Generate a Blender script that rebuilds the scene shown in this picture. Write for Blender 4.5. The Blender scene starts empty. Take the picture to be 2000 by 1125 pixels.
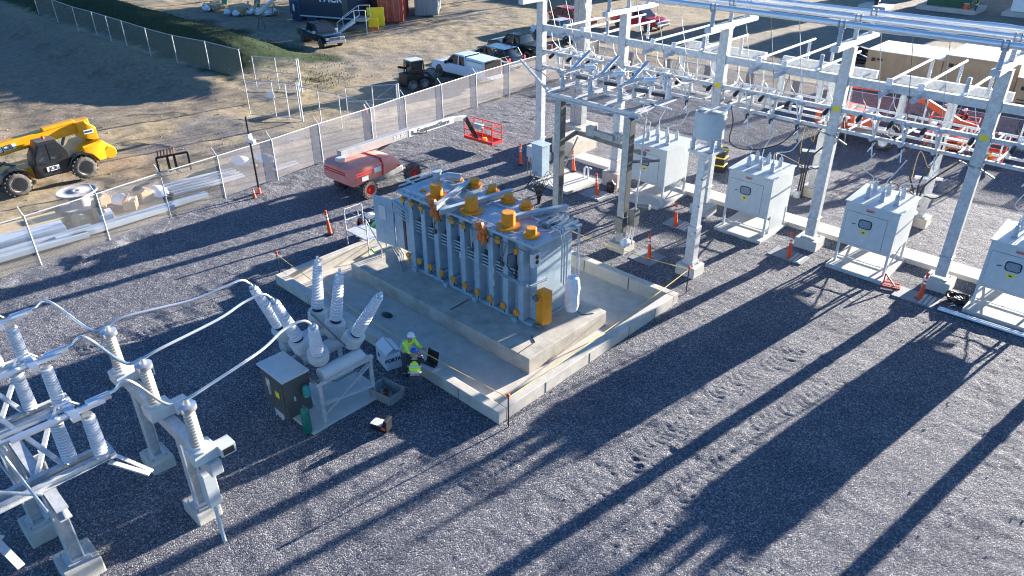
import bpy, math, random
import numpy as np
from mathutils import Vector, Matrix
R=math.radians; random.seed(7); PI=math.pi
sc=bpy.context.scene; COL=sc.collection
# ---------------------------------------------------------------- camera
CAMZ=14.5; F=1453.9                      # focal length in pixels of a 2000 px wide picture
PIT,ROLL,YAW=R(29.85),R(-0.29),R(-43.75)
cp,sp=math.cos(PIT),math.sin(PIT)
fwd=Vector((math.sin(YAW)*cp,math.cos(YAW)*cp,-sp)); rt=Vector((math.cos(YAW),-math.sin(YAW),0)); up=rt.cross(fwd)
rt2=rt*math.cos(ROLL)+up*math.sin(ROLL); up2=-rt*math.sin(ROLL)+up*math.cos(ROLL)
cam=bpy.data.objects.new('camera',bpy.data.cameras.new('camera')); COL.objects.link(cam)
cam.matrix_world=Matrix.Translation((0,0,CAMZ))@Matrix((rt2,up2,-fwd)).transposed().to_4x4()
cam.data.sensor_width=36; cam.data.lens=F/2000*36; cam.data.clip_end=2000; cam.data.clip_start=.1
sc.camera=cam
# ---------------------------------------------------------------- light
SUN_EL,SUN_AZ=R(9.8),R(7.9)              # azimuth clockwise from +Y
w=bpy.data.worlds.new('World'); sc.world=w; w.use_nodes=True
wn=w.node_tree; bg=wn.nodes['Background']; sky=wn.nodes.new('ShaderNodeTexSky')
sky.sky_type='NISHITA'; sky.sun_disc=False; sky.sun_elevation=SUN_EL; sky.sun_rotation=SUN_AZ; sky.altitude=100; sky.air_density=1.0; sky.dust_density=.6; sky.ozone_density=5.5
wn.links.new(sky.outputs[0],bg.inputs[0]); bg.inputs[1].default_value=.066
sl=bpy.data.lights.new('sun','SUN'); sl.energy=5.0; sl.angle=R(.5); sl.color=(1,.92,.81)
so=bpy.data.objects.new('sun',sl); COL.objects.link(so)
sd=Vector((math.sin(SUN_AZ)*math.cos(SUN_EL),math.cos(SUN_AZ)*math.cos(SUN_EL),math.sin(SUN_EL)))
so.rotation_euler=(-sd).to_track_quat('-Z','Y').to_euler(); so.location=(0,60,40)
sc.view_settings.view_transform='Standard'; sc.view_settings.look='None'; sc.view_settings.exposure=2.5; sc.view_settings.gamma=1
sc.render.engine='CYCLES'; sc.cycles.filter_width=1.1
try: sc.cycles.transparent_max_bounces=24
except Exception: pass
# ---------------------------------------------------------------- helpers
def ray(x,y): return fwd*F+rt2*(x-1000)+up2*(562.5-y)
def at(x,y,z=0.0):                        # photo pixel -> point at height z
    d=ray(x,y); return Vector((0,0,CAMZ))+d*((z-CAMZ)/d.z)
def aty(x,y,Y):
    d=ray(x,y); return Vector((0,0,CAMZ))+d*(Y/d.y)
def atx(x,y,X):
    d=ray(x,y); return Vector((0,0,CAMZ))+d*(X/d.x)
class MB:
    def __init__(s): s.v=[];s.f=[];s.grp=[]
    def add(s,vs,fs):
        n=len(s.v); s.grp.append((n,len(s.f))); s.v+= [tuple(v) for v in vs]; s.f+=[tuple(n+i for i in f) for f in fs]; return s
    def each(s,name,m,parent=None,smooth=False,bevel=0):   # every added piece becomes an object of its own
        g=s.grp+[(len(s.v),len(s.f))]
        for (v0,f0),(v1,f1) in zip(g[:-1],g[1:]):
            q=MB();q.v=s.v[v0:v1];q.f=[tuple(i-v0 for i in f) for f in s.f[f0:f1]];q.build(name,m,parent,smooth,bevel)
    def box(s,x0,x1,y0,y1,z0,z1,M=None):
        vs=[Vector(p) for p in((x0,y0,z0),(x1,y0,z0),(x1,y1,z0),(x0,y1,z0),(x0,y0,z1),(x1,y0,z1),(x1,y1,z1),(x0,y1,z1))]
        if M: vs=[M@v for v in vs]
        return s.add(vs,[(0,3,2,1),(4,5,6,7),(0,1,5,4),(1,2,6,5),(2,3,7,6),(3,0,4,7)])
    def bar(s,a,b,w,h,upv=(0,0,1)):        # rectangular bar between two points
        a=Vector(a);b=Vector(b);d=(b-a).normalized();u=Vector(upv)
        if abs(d.dot(u))>.98:u=Vector((0,1,0))
        sx=d.cross(u).normalized()*w/2; sy=sx.normalized().cross(d).normalized()*h/2
        vs=[a-sx-sy,a+sx-sy,a+sx+sy,a-sx+sy,b-sx-sy,b+sx-sy,b+sx+sy,b-sx+sy]
        return s.add(vs,[(3,2,1,0),(4,5,6,7),(0,1,5,4),(1,2,6,5),(2,3,7,6),(3,0,4,7)])
    def hbeam(s,a,b,w,h,t=.03,upv=(0,0,1)): # H section: two flanges and a web
        a=Vector(a);b=Vector(b);d=(b-a).normalized();u=Vector(upv)
        if abs(d.dot(u))>.98:u=Vector((0,1,0))
        sx=d.cross(u).normalized(); sy=sx.cross(d).normalized()
        o=sy*(h/2-t/2); s.bar(a+o,b+o,w,t,u); s.bar(a-o,b-o,w,t,u); s.bar(a,b,t,h-2*t+.002,u); return s
    def cyl(s,a,b,r0,r1=None,n=12,cap=True):
        if r1 is None:r1=r0
        a=Vector(a);b=Vector(b);d=(b-a).normalized();u=Vector((0,0,1)) if abs(d.z)<.9 else Vector((1,0,0))
        x=d.cross(u).normalized();y=d.cross(x)
        vs=[];fs=[]
        for i in range(n):
            t=2*PI*i/n; o=x*math.cos(t)+y*math.sin(t); vs+=[a+o*r0,b+o*r1]
        for i in range(n): j=(i+1)%n; fs.append((2*i,2*j,2*j+1,2*i+1))
        if cap: fs.append(tuple(range(0,2*n,2))[::-1] if 0 else tuple(2*i for i in range(n))); fs.append(tuple(2*i+1 for i in reversed(range(n))))
        return s.add(vs,fs)
    def lathe(s,a,d,prof,n=14,cap=True):            # prof: list of (dist along d, radius)
        a=Vector(a);d=Vector(d).normalized();u=Vector((0,0,1)) if abs(d.z)<.9 else Vector((1,0,0))
        x=d.cross(u).normalized();y=d.cross(x);vs=[];fs=[];m=len(prof)
        for i in range(n):
            t=2*PI*i/n;o=x*math.cos(t)+y*math.sin(t)
            for (h,r) in prof: vs.append(a+d*h+o*r)
        for i in range(n):
            j=(i+1)%n
            for k in range(m-1): fs.append((i*m+k,j*m+k,j*m+k+1,i*m+k+1))
        if cap: fs.append(tuple(i*m for i in range(n))); fs.append(tuple(i*m+m-1 for i in reversed(range(n))))
        return s.add(vs,fs)
    def tube(s,pts,r,n=8):
        pts=[Vector(p) for p in pts];m=len(pts);vs=[];fs=[];px=None
        for k,p in enumerate(pts):
            d=(pts[min(k+1,m-1)]-pts[max(k-1,0)]).normalized()
            if px is None: px=d.cross(Vector((0,0,1)) if abs(d.z)<.9 else Vector((1,0,0))).normalized()
            px=(px-d*px.dot(d)).normalized(); y=d.cross(px)
            for i in range(n): t=2*PI*i/n; vs.append(p+(px*math.cos(t)+y*math.sin(t))*r)
        for k in range(m-1):
            for i in range(n): j=(i+1)%n; fs.append((k*n+i,k*n+j,(k+1)*n+j,(k+1)*n+i))
        fs.append(tuple(reversed(range(n)))); fs.append(tuple((m-1)*n+i for i in range(n)))
        return s.add(vs,fs)
    def prism(s,poly,d,M=None):            # poly: 3D points, extruded along vector d
        n=len(poly);d=Vector(d);vs=[Vector(p) for p in poly]+[Vector(p)+d for p in poly]
        if M: vs=[M@v for v in vs]
        return s.add(vs,[tuple(reversed(range(n))),tuple(range(n,2*n))]+[(i,(i+1)%n,n+(i+1)%n,n+i) for i in range(n)])
    def quad(s,*p): return s.add(p,[tuple(range(len(p)))])
    def build(s,name,m,parent=None,smooth=False,bevel=0,kind=None):
        me=bpy.data.meshes.new(name); me.from_pydata(s.v,[],s.f); me.update()
        import bmesh
        bm=bmesh.new(); bm.from_mesh(me); bmesh.ops.recalc_face_normals(bm,faces=bm.faces); bm.to_mesh(me); bm.free()
        o=bpy.data.objects.new(name,me); COL.objects.link(o); me.materials.append(m)
        if smooth:
            for p in me.polygons: p.use_smooth=True
            try: me.set_sharp_from_angle(angle=R(40))
            except Exception: pass
        if bevel:
            b=o.modifiers.new('b','BEVEL'); b.width=bevel; b.segments=2; b.limit_method='ANGLE'
        if parent: o.parent=parent
        if kind: o['kind']=kind
        return o
def thing(name,label,cat,loc=(0,0,0),rz=0,group=None):
    o=bpy.data.objects.new(name,None); COL.objects.link(o); o.location=loc; o.rotation_euler=(0,0,rz)
    o.empty_display_size=.2; o['label']=label; o['category']=cat
    if group:o['group']=group
    return o
def tag(o,label,cat,group=None):
    o['label']=label;o['category']=cat
    if group:o['group']=group
    return o
def dup(root,loc=None,rz=None,label=None,group=None):
    r=root.copy(); COL.objects.link(r)
    if loc is not None:r.location=loc
    if rz is not None:r.rotation_euler=(0,0,rz)
    if label:r['label']=label
    if group:r['group']=group
    for ch in list(root.children):
        c=ch.copy();COL.objects.link(c);c.parent=r
        for g in ch.children:
            d=g.copy();COL.objects.link(d);d.parent=c
    return r

def text_mesh(s,size,m,parent,name='lettering',M=None,bold=0.0,sx=1.0):
    cu=bpy.data.curves.new('t','FONT'); cu.body=s; cu.size=size; cu.align_x='CENTER'; cu.align_y='CENTER'; cu.offset=bold; cu.extrude=.004
    t=bpy.data.objects.new('t',cu); COL.objects.link(t); bpy.context.view_layer.update()
    me=bpy.data.meshes.new_from_object(t.evaluated_get(bpy.context.evaluated_depsgraph_get()))
    bpy.data.objects.remove(t)
    me.materials.clear(); me.materials.append(m)
    if sx!=1: me.transform(Matrix.Diagonal((sx,1,1,1)))
    if M: me.transform(M)
    o=bpy.data.objects.new(name,me); COL.objects.link(o); o.parent=parent
    return o
def basis(origin,x,z):                     # text plane: x along reading direction, z = facing normal
    x=Vector(x).normalized(); z=Vector(z).normalized(); y=z.cross(x)
    m=Matrix((x,y,z)).transposed().to_4x4(); m.translation=Vector(origin); return m
# ---------------------------------------------------------------- materials
MATS={}
def mat(name,c,rough=.6,metal=0,var=.12,vs=3.0,bump=.0,bs=40,spec=.5,alpha=1,c2=None,emit=None,coat=0,trans=0):
    if name in MATS:return MATS[name]
    m=bpy.data.materials.new(name); m.use_nodes=True; nt=m.node_tree; p=nt.nodes['Principled BSDF']; MATS[name]=m
    p.inputs['Roughness'].default_value=rough; p.inputs['Metallic'].default_value=metal
    p.inputs['Specular IOR Level'].default_value=spec; p.inputs['Alpha'].default_value=alpha
    if coat: p.inputs['Coat Weight'].default_value=coat
    if trans: p.inputs['Transmission Weight'].default_value=trans
    tc=nt.nodes.new('ShaderNodeTexCoord'); n=nt.nodes.new('ShaderNodeTexNoise'); n.inputs['Scale'].default_value=vs; n.inputs['Detail'].default_value=6; n.inputs['Roughness'].default_value=.65
    nt.links.new(tc.outputs['Object'],n.inputs['Vector'])
    r=nt.nodes.new('ShaderNodeValToRGB'); a=Vector(c)*(1-var); b=Vector(c2) if c2 else Vector(c)*(1+var)
    r.color_ramp.elements[0].color=(*a,1); r.color_ramp.elements[1].color=(*b,1); r.color_ramp.elements[0].position=.32; r.color_ramp.elements[1].position=.68
    nt.links.new(n.outputs[0],r.inputs[0]); nt.links.new(r.outputs[0],p.inputs['Base Color'])
    if bump:
        n2=nt.nodes.new('ShaderNodeTexNoise'); n2.inputs['Scale'].default_value=bs; n2.inputs['Detail'].default_value=4; nt.links.new(tc.outputs['Object'],n2.inputs['Vector'])
        bn=nt.nodes.new('ShaderNodeBump'); bn.inputs['Strength'].default_value=bump; bn.inputs['Distance'].default_value=.02
        nt.links.new(n2.outputs[0],bn.inputs['Height']); nt.links.new(bn.outputs[0],p.inputs['Normal'])
    if emit: p.inputs['Emission Color'].default_value=(*emit,1); p.inputs['Emission Strength'].default_value=1
    return m
GALV=mat('galvanized_steel',(.52,.53,.54),.5,.25,.20,7,.15,30)
GALV2=mat('galvanized_steel_dull',(.31,.33,.34),.55,.3,.22,6,.1,30)
ALU=mat('bare_aluminium',(.72,.73,.75),.28,.85,.06,4)
PIPE=mat('bright_bus_pipe',(.70,.72,.75),.28,.45,.05,3)
PORCL=mat('pale_blue_porcelain',(.60,.62,.66),.25,0,.05,4,spec=.6)
GREY=mat('light_grey_paint',(.52,.55,.55),.4,0,.07,3)
XFMR=mat('transformer_paint',(.33,.41,.465),.35,0,.14,3,.05,14)
XF2=mat('transformer_lid_paint',(.38,.43,.46),.35,0,.16,4,.05,14)
ORANGE=mat('orange_cap',(.72,.26,.012),.45,0,.14,6)
ORTAPE=mat('orange_wrap',(.62,.15,.02),.5,0,.2,12,.8,30)
PORC=mat('grey_porcelain',(.40,.43,.48),.2,0,.04,4,spec=.7)
PORCW=mat('pale_porcelain',(.50,.46,.41),.25,0,.05,4,spec=.6)
CONC=mat('concrete',(.47,.43,.37),.85,0,.12,2.2,.25,25,c2=(.56,.52,.46))
CONCD=mat('concrete_formed',(.40,.36,.30),.85,0,.22,1.6,.3,18,c2=(.52,.48,.41))
CONCL=mat('concrete_pale',(.50,.48,.44),.85,0,.08,3,.2,25)
BLACK=mat('black_paint',(.02,.02,.022),.35,0,.1,4)
RUB=mat('rubber',(.04,.038,.036),.85,0,.35,5,.4,30,c2=(.17,.15,.13))
DGREY=mat('dark_grey_paint',(.085,.088,.085),.45,0,.1,3)
WHITE=mat('white_paint',(.78,.78,.78),.35,0,.04,2)
RED=mat('red_paint',(.62,.04,.03),.45,0,.08,4)
LIFTR=mat('faded_red_paint',(.80,.27,.21),.5,0,.12,2.5)
YEL=mat('machine_yellow',(.80,.34,.004),.4,0,.12,3)
YEL2=mat('sign_yellow',(.85,.65,.02),.5,0,.05,3)
CONER=mat('delineator_orange',(.90,.09,.02),.5,0,.05,3)
GLASS=mat('dark_glass',(.02,.025,.03),.08,0,.1,2,spec=.8)
WOOD=mat('lumber',(.50,.36,.20),.75,0,.2,6,.2,20)
CARD=mat('cardboard',(.48,.34,.20),.85,0,.1,3)
CARDW=mat('white_cardboard',(.70,.72,.75),.7,0,.05,3)
HIVIS=mat('hi_vis_yellow',(.66,.95,.07),.7,0,.08,10,.3,30)
REFL=mat('reflective_tape',(.6,.62,.62),.3,.2,.05,5)
SKIN=mat('skin',(.45,.26,.17),.6)
JEANS=mat('denim',(.05,.065,.09),.85,0,.2,12)
DCLOTH=mat('dark_cloth',(.022,.022,.026),.85,0,.2,12)
BLUEH=mat('blue_helmet',(.02,.09,.42),.35)
GREEN=mat('cylinder_green',(.01,.16,.11),.4,0,.08,4)
STEELD=mat('weathered_steel',(.16,.17,.17),.5,.5,.25,5)
ROPE=mat('yellow_rope',(.75,.55,.12),.7)
CABLE=mat('black_cable',(.015,.015,.017),.5)
COPPER=mat('tan_wire',(.5,.35,.12),.5,.3)
CRED=mat('container_red',(.42,.07,.04),.55,0,.15,2)
CGREY=mat('container_grey',(.30,.33,.34),.55,0,.1,2)
PORTA=mat('toilet_blue',(.03,.07,.20),.45)
PORTR=mat('toilet_roof',(.40,.62,.66),.5)
NAVY=mat('navy_panel',(.02,.03,.05),.5)
CREAM=mat('white_tarp',(.83,.82,.80),.6,0,.05,2)
TAN=mat('crate_plywood',(.52,.36,.20),.8,0,.12,1.5,.1,8)
RUSTY=mat('rust',(.25,.10,.05),.85,0,.3,6)
TARPG=mat('green_tarp',(.01,.14,.08),.6,0,.2,4)
SALMON=mat('orange_red_paint',(.80,.11,.03),.45,0,.08,3)
WRAP=mat('plastic_wrap',(.66,.69,.74),.25,0,.12,7,.9,9)
BRICK=mat('footing_concrete_warm',(.46,.41,.35),.85,0,.12,3,.2,20)
SCREEN=mat('privacy_screen',(.30,.29,.31),.9,0,.12,1.2,alpha=.44)
SCREEN2=mat('privacy_screen_double',(.07,.08,.12),.9,0,.2,1.2,alpha=.72)
LEAFD=mat('weed',(.03,.03,.02),.9)
def chain_mat():
    m=bpy.data.materials.new('chain_link'); m.use_nodes=True; nt=m.node_tree; p=nt.nodes['Principled BSDF']
    p.inputs['Base Color'].default_value=(.5,.5,.5,1); p.inputs['Roughness'].default_value=.5; p.inputs['Metallic'].default_value=.5
    uv=nt.nodes.new('ShaderNodeUVMap'); sx=nt.nodes.new('ShaderNodeSeparateXYZ'); nt.links.new(uv.outputs[0],sx.inputs[0])
    outs=[]
    for op in('ADD','SUBTRACT'):
        a=nt.nodes.new('ShaderNodeMath');a.operation=op;nt.links.new(sx.outputs[0],a.inputs[0]);nt.links.new(sx.outputs[1],a.inputs[1])
        b=nt.nodes.new('ShaderNodeMath');b.operation='MULTIPLY';b.inputs[1].default_value=1/.075;nt.links.new(a.outputs[0],b.inputs[0])
        c=nt.nodes.new('ShaderNodeMath');c.operation='FRACT';nt.links.new(b.outputs[0],c.inputs[0])
        d=nt.nodes.new('ShaderNodeMath');d.operation='LESS_THAN';d.inputs[1].default_value=.10;nt.links.new(c.outputs[0],d.inputs[0]);outs.append(d)
    e=nt.nodes.new('ShaderNodeMath');e.operation='MAXIMUM';nt.links.new(outs[0].outputs[0],e.inputs[0]);nt.links.new(outs[1].outputs[0],e.inputs[1])
    nt.links.new(e.outputs[0],p.inputs['Alpha']); return m
CHAIN=chain_mat()

# ================================================================= GROUND
def vnoise(x,y,seed):
    xi=np.floor(x).astype(np.int64);yi=np.floor(y).astype(np.int64);xf=x-xi;yf=y-yi
    def h(a,b):
        n=(a*374761393+b*668265263+seed*1442695041)&0x7fffffff; n=(n^(n>>13))*1274126177&0x7fffffff; return ((n^(n>>16))&0xffff)/65535.
    u=xf*xf*(3-2*xf);v=yf*yf*(3-2*yf)
    return (h(xi,yi)*(1-u)+h(xi+1,yi)*u)*(1-v)+(h(xi,yi+1)*(1-u)+h(xi+1,yi+1)*u)*v-.5
def fbm(x,y,f,o,seed):
    r=np.zeros_like(x);a=1.
    for i in range(o): r+=a*vnoise(x*f,y*f,seed+i); f*=2.03;a*=.5
    return r
def grid_obj(name,xs,ys,zf,m,kind='structure',hole=None,attr=None):
    X,Y=np.meshgrid(xs,ys);Z=zf(X,Y);nx,ny=len(xs),len(ys)
    me=bpy.data.meshes.new(name);co=np.stack([X,Y,Z],-1).reshape(-1,3).astype(np.float32)
    i=np.arange((nx-1)*(ny-1));r=i//(nx-1);c=i%(nx-1);q=np.stack([r*nx+c,r*nx+c+1,(r+1)*nx+c+1,(r+1)*nx+c],-1)
    if hole is not None:
        cx=(X[:-1,:-1]+X[1:,1:]).ravel()/2; cy=(Y[:-1,:-1]+Y[1:,1:]).ravel()/2; q=q[~hole(cx,cy)]
    me.vertices.add(len(co));me.vertices.foreach_set('co',co.ravel())
    me.loops.add(q.size);me.loops.foreach_set('vertex_index',q.ravel().astype(np.int32))
    me.polygons.add(len(q));me.polygons.foreach_set('loop_start',np.arange(0,q.size,4,dtype=np.int32))
    try: me.polygons.foreach_set('loop_total',np.full(len(q),4,dtype=np.int32))
    except Exception: pass
    me.update(calc_edges=True);me.validate()
    me.polygons.foreach_set('use_smooth',np.ones(len(q),dtype=bool))
    if attr is not None:
        A=attr(X,Y); cl=me.color_attributes.new('zone','FLOAT_COLOR','POINT'); cl.data.foreach_set('color',A.reshape(-1,4).astype(np.float32).ravel())
    o=bpy.data.objects.new(name,me);COL.objects.link(o);me.materials.append(m)
    if kind:o['kind']=kind
    return o
def sstep(a,b,x): t=np.clip((x-a)/(b-a),0,1);return t*t*(3-2*t)
def fence_x(Y): return -33.0-(Y-6)*.115
TRACKS=[([at(1560,680),at(1400,770),at(1240,900),at(1120,1010)],),([at(1640,740),at(1480,840),at(1340,960),at(1240,1080)],),
        ([at(60,700),at(160,690),at(260,660),at(360,640)],),([at(60,760),at(170,735),at(290,690),at(400,650)],),
        ([at(900,960),at(1000,900),at(1150,800),at(1300,720)],),([at(1700,860),at(1600,930),at(1480,1030),at(1400,1120)],)]
def tracks(X,Y):
    z=np.zeros_like(X)
    for (pts,) in TRACKS:
        for a,b in zip(pts[:-1],pts[1:]):
            d=np.array([b.x-a.x,b.y-a.y]);L=np.hypot(*d);d/=L
            s=(X-a.x)*d[0]+(Y-a.y)*d[1];n=(X-a.x)*-d[1]+(Y-a.y)*d[0]
            m=(s>-.05)&(s<L+.05)
            wob=.12*np.sin(s*1.3)
            for off in(0,):
                nn=n-off-wob;inside=sstep(.34,.24,np.abs(nn))*m
                rgh=.5+.9*vnoise(s*1.7+nn*3,nn*4,8)+.3
                z+=inside*(-.006+.0125*rgh*np.sin(2*PI*(s+np.abs(nn)*.5+.05*vnoise(s*2,nn*2,4))/.25))
                z+=m*.016*np.exp(-((np.abs(nn)-.38)/.07)**2)
    return z
def gravel_h(X,Y):
    amp=.8+.35*sstep(-.15,.35,fbm(X,Y,.13,3,91))
    U=X*.83+Y*.56;V=-X*.56+Y*.83
    z=.035*fbm(X,Y,.6,3,3)+amp*(.020*fbm(U,V,2.1,2,11)+.007*fbm(U+.3*V,V-.2*U,5.3,2,23)+.015*fbm((X*.96+Y*.28)*1.5,(Y*.96-X*.28)*4.2,1.,3,29)+.010*fbm((X*.9-Y*.43)*2.6,(Y*.9+X*.43)*6.3,1.,2,39))
    # raked / graded streaks left by the loader bucket
    a=fbm(X,Y,.12,2,55)*2.5; s=X*np.cos(a)+Y*np.sin(a); z+=.013*fbm(s*3.1,(X-Y)*.35,1.,3,41)*amp
    z+=tracks(X,Y)
    # mound along the fence
    d=X-fence_x(Y); z+=np.exp(-((d-1.0)/.8)**2)*(.16*sstep(-.1,.4,fbm(X,Y,.5,3,77))+.05)*sstep(24,10,Y)
    # keep the ground low and calm at foundations
    px=np.maximum(np.abs(X+18.3)-6.15,0);py=np.maximum(np.abs(Y-16.9)-4.8,0)
    k=sstep(0,.8,np.hypot(px,py)); return z*(.35+.65*k)
def far_h(X,Y):
    z=.10*fbm(X,Y,.25,4,5)+.09*fbm(X,Y,1.1,3,15)
    rx=X*.97+Y*.12; z+=(X<-36)*(-.05*np.exp(-((np.abs(rx+44.5-.6*np.sin(Y*.12))-1.0)/.25)**2)-.04*np.exp(-((np.abs(rx+49-.8*np.sin(Y*.1))-1.0)/.3)**2))*(Y<26)
    # berm with grass along the second fence
    m=sstep(-52,-64,X); prof=sstep(26.3,30.5,Y)*sstep(36.5,31,Y)
    z+=m*prof*(1.8+.35*fbm(X,Y,.2,3,31))
    # the sunken haul road
    mr=sstep(-50,-60,X); z+=-1.1*mr*sstep(25.6,22.,Y)*sstep(4,13,Y)
    z+= .5*mr*sstep(-.1,.4,fbm(X,Y,.4,3,64))*np.exp(-((Y-22.5)/2.2)**2)
    near=sstep(3,.5,np.hypot(X+42,Y-10)*.3); z*=1
    d=X-fence_x(Y); z-=.10*sstep(-1.5,.3,d)*(Y<60)
    return z-.02
def zone(X,Y):                              # R: tan dirt, G: grass, B: haul-road clay
    n=fbm(X,Y,.25,4,71); n2=fbm(X,Y,.9,3,72)
    dirt=np.clip(sstep(-.35,.35,n+.5*n2+.25),0,1)
    d=X-fence_x(Y)
    dirt=np.where((Y<33),dirt*sstep(-.6,-3.5,d)*.9+.0,dirt)
    dirt=np.where(Y>=33,np.clip(dirt*.55+.35*sstep(-.1,.35,fbm(X,Y,.07,2,9)),0,1),dirt)
    dirt*= np.where((X>fence_x(np.minimum(Y,48))-.2)&(Y<48.8+.03*(X+36)),.0,1.);dirt=np.where((X>-34)&(Y>49),dirt*.45,dirt)
    g=sstep(-54,-57,X+2.5*n)*sstep(26.0+0*n,27.2,Y+.8*n2)*sstep(37.5,34.5,Y+4*n)
    g=np.maximum(g,.8*sstep(.05,.25,n2)*np.exp(-(((X+50)/2.2)**2+((Y-31.5)/2.5)**2)))
    c=sstep(-47,-53,X+1.5*n)*sstep(26.5,24.5,Y+n)
    return np.stack([dirt,g,c,np.ones_like(g)],-1)
def ground_mat(name,far=False):
    m=bpy.data.materials.new(name);m.use_nodes=True;nt=m.node_tree;L=nt.links.new;p=nt.nodes['Principled BSDF'];p.inputs['Roughness'].default_value=.9;p.inputs['Specular IOR Level'].default_value=.25
    g=nt.nodes.new('ShaderNodeNewGeometry');pos=g.outputs['Position']
    def N(sc,det=3,ro=.6):
        n=nt.nodes.new('ShaderNodeTexNoise');n.inputs['Scale'].default_value=sc;n.inputs['Detail'].default_value=det;n.inputs['Roughness'].default_value=ro;L(pos,n.inputs['Vector']);return n.outputs[0]
    def ramp(src,stops):
        r=nt.nodes.new('ShaderNodeValToRGB');e=r.color_ramp.elements
        while len(e)<len(stops):e.new(.5)
        for i,(q,c) in enumerate(stops):e[i].position=q;e[i].color=(*c,1)
        L(src,r.inputs[0]);return r.outputs[0]
    def mix(f,a,b,t='MIX'):
        x=nt.nodes.new('ShaderNodeMix');x.data_type='RGBA';x.blend_type=t
        if isinstance(f,float):x.inputs[0].default_value=f
        else:L(f,x.inputs[0])
        L(a,x.inputs[6]);L(b,x.inputs[7]);return x.outputs[2]
    v=nt.nodes.new('ShaderNodeTexVoronoi');v.inputs['Scale'].default_value=34;L(pos,v.inputs['Vector'])
    sep=nt.nodes.new('ShaderNodeSeparateColor');L(v.outputs['Color'],sep.inputs[0])
    stone=ramp(sep.outputs[0],[(0,(.060,.065,.088)),(.45,(.138,.144,.178)),(.8,(.225,.23,.255)),(1,(.54,.52,.50))])
    blot=ramp(N(.5,5),[(.3,(.74,.75,.80)),(.7,(1.15,1.12,1.08))])
    grav=mix(1.0,stone,blot,'MULTIPLY')
    bumpsrc=v.outputs['Distance']
    col=grav
    if far:
        at_=nt.nodes.new('ShaderNodeAttribute');at_.attribute_name='zone';s2=nt.nodes.new('ShaderNodeSeparateColor');L(at_.outputs['Color'],s2.inputs[0])
        dirt=ramp(N(1.6,7,.75),[(.3,(.20,.148,.09)),(.5,(.36,.285,.17)),(.7,(.52,.42,.265))])
        clay=ramp(N(2.2,7,.7),[(.3,(.19,.145,.105)),(.55,(.30,.24,.175)),(.75,(.42,.35,.26))])
        grass=ramp(N(3.5,6,.7),[(.3,(.012,.026,.008)),(.6,(.028,.055,.014)),(.8,(.07,.085,.03))])
        nn=N(5.,4,.7);md=nt.nodes.new('ShaderNodeMath');md.operation='ADD';L(s2.outputs[0],md.inputs[0])
        ms=nt.nodes.new('ShaderNodeMath');ms.operation='MULTIPLY_ADD';ms.inputs[1].default_value=.9;ms.inputs[2].default_value=-.45;L(nn,ms.inputs[0]);L(ms.outputs[0],md.inputs[1]);md.use_clamp=True
        col=mix(md.outputs[0],mix(.35,grav,dirt),dirt)
        col=mix(s2.outputs[2],col,clay); col=mix(s2.outputs[1],col,grass)
    L(col,p.inputs['Base Color'])
    b=nt.nodes.new('ShaderNodeBump');b.inputs['Strength'].default_value=1.;b.inputs['Distance'].default_value=.045;b.invert=True;L(bumpsrc,b.inputs['Height'])
    b2=nt.nodes.new('ShaderNodeBump');b2.inputs['Strength'].default_value=.8;b2.inputs['Distance'].default_value=.11;L(N(5,6,.72),b2.inputs['Height']);L(b.outputs[0],b2.inputs['Normal'])
    L(b2.outputs[0],p.inputs['Normal']);return m
GRAV=ground_mat('gravel'); GFAR=ground_mat('mixed_ground',True)
inpit=lambda x,y:(x>-24.35)&(x<-12.3)&(y>12.25)&(y<21.5)
def h_near(X,Y): return gravel_h(X,Y)*np.where((X>2.8),0.,1.)
xs=np.arange(-39.0,7.01,.075);ys=np.concatenate([np.arange(-4.0,38.,.075),np.arange(38.,49.61,.13)])
grid_obj('gravel_yard',xs,ys,lambda X,Y:np.where(X>=fence_x(np.minimum(Y,34))-.25,h_near(X,Y),-.35),GRAV,hole=lambda x,y:inpit(x,y)|(x<fence_x(np.minimum(y,34))-.3))
xs=np.concatenate([np.arange(-330,-130,5.),np.arange(-130,-32,.32),np.arange(-32,12,.8),np.arange(12,200,6.)]);ys=np.concatenate([np.arange(-60,-6,3.),np.arange(-6,62,.32),np.arange(62,125,.8),np.arange(125,420,8.)])
def low_near(X,Y):
    z=far_h(X,Y)
    sunk=(X>fence_x(np.minimum(Y,34))+.15)&(Y>-3.6)&(Y<49.2)&(X<6.6)
    return np.where(sunk,-.30,z)
grid_obj('ground',xs,ys,low_near,GFAR,attr=zone,hole=inpit)

# ================================================================= CONTAINMENT PIT
cw=thing('containment_wall','long concrete containment kerb wall boxing in the transformer pit','wall',(-18.3,12.2,0))
def cwpart(x0,x1,y0,y1):
    m=MB();m.box(x0+18.3,x1+18.3,y0-12.2,y1-12.2,-.35,.42);o=m.build('wall',CONC,cw,bevel=.02);return o
cwpart(-24.5,-12.15,12.1,12.42);cwpart(-24.5,-12.15,21.4,21.72);cwpart(-24.5,-24.18,12.423,21.397);cwpart(-12.47,-12.15,12.423,21.397)
m=MB()
for x in(-22.2,-20.1,-18,-15.9,-13.9): m.box(x+18.3-.012,x+18.3+.012,-.104,-.098,-.3,.40)
for x in(-21,-18.7,-16.4,-14.2): m.box(x+18.3-.02,x+18.3+.02,9.192,9.198,-.1,.40)
for y in(14.2,16.4,18.6,20.2): m.box(6.152,6.158,y-12.2-.012,y-12.2+.012,-.3,.40)
m.build('joint',DGREY,cw)
m=MB();m.box(-24.2,-12.4,12.4,21.45,-.32,-.12);m.build('pit_floor',CONC,kind='structure')
pd=thing('concrete_pedestal','thick concrete slab pedestal that the transformer stands on','pedestal',(-18,16.7,-.12))
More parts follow.
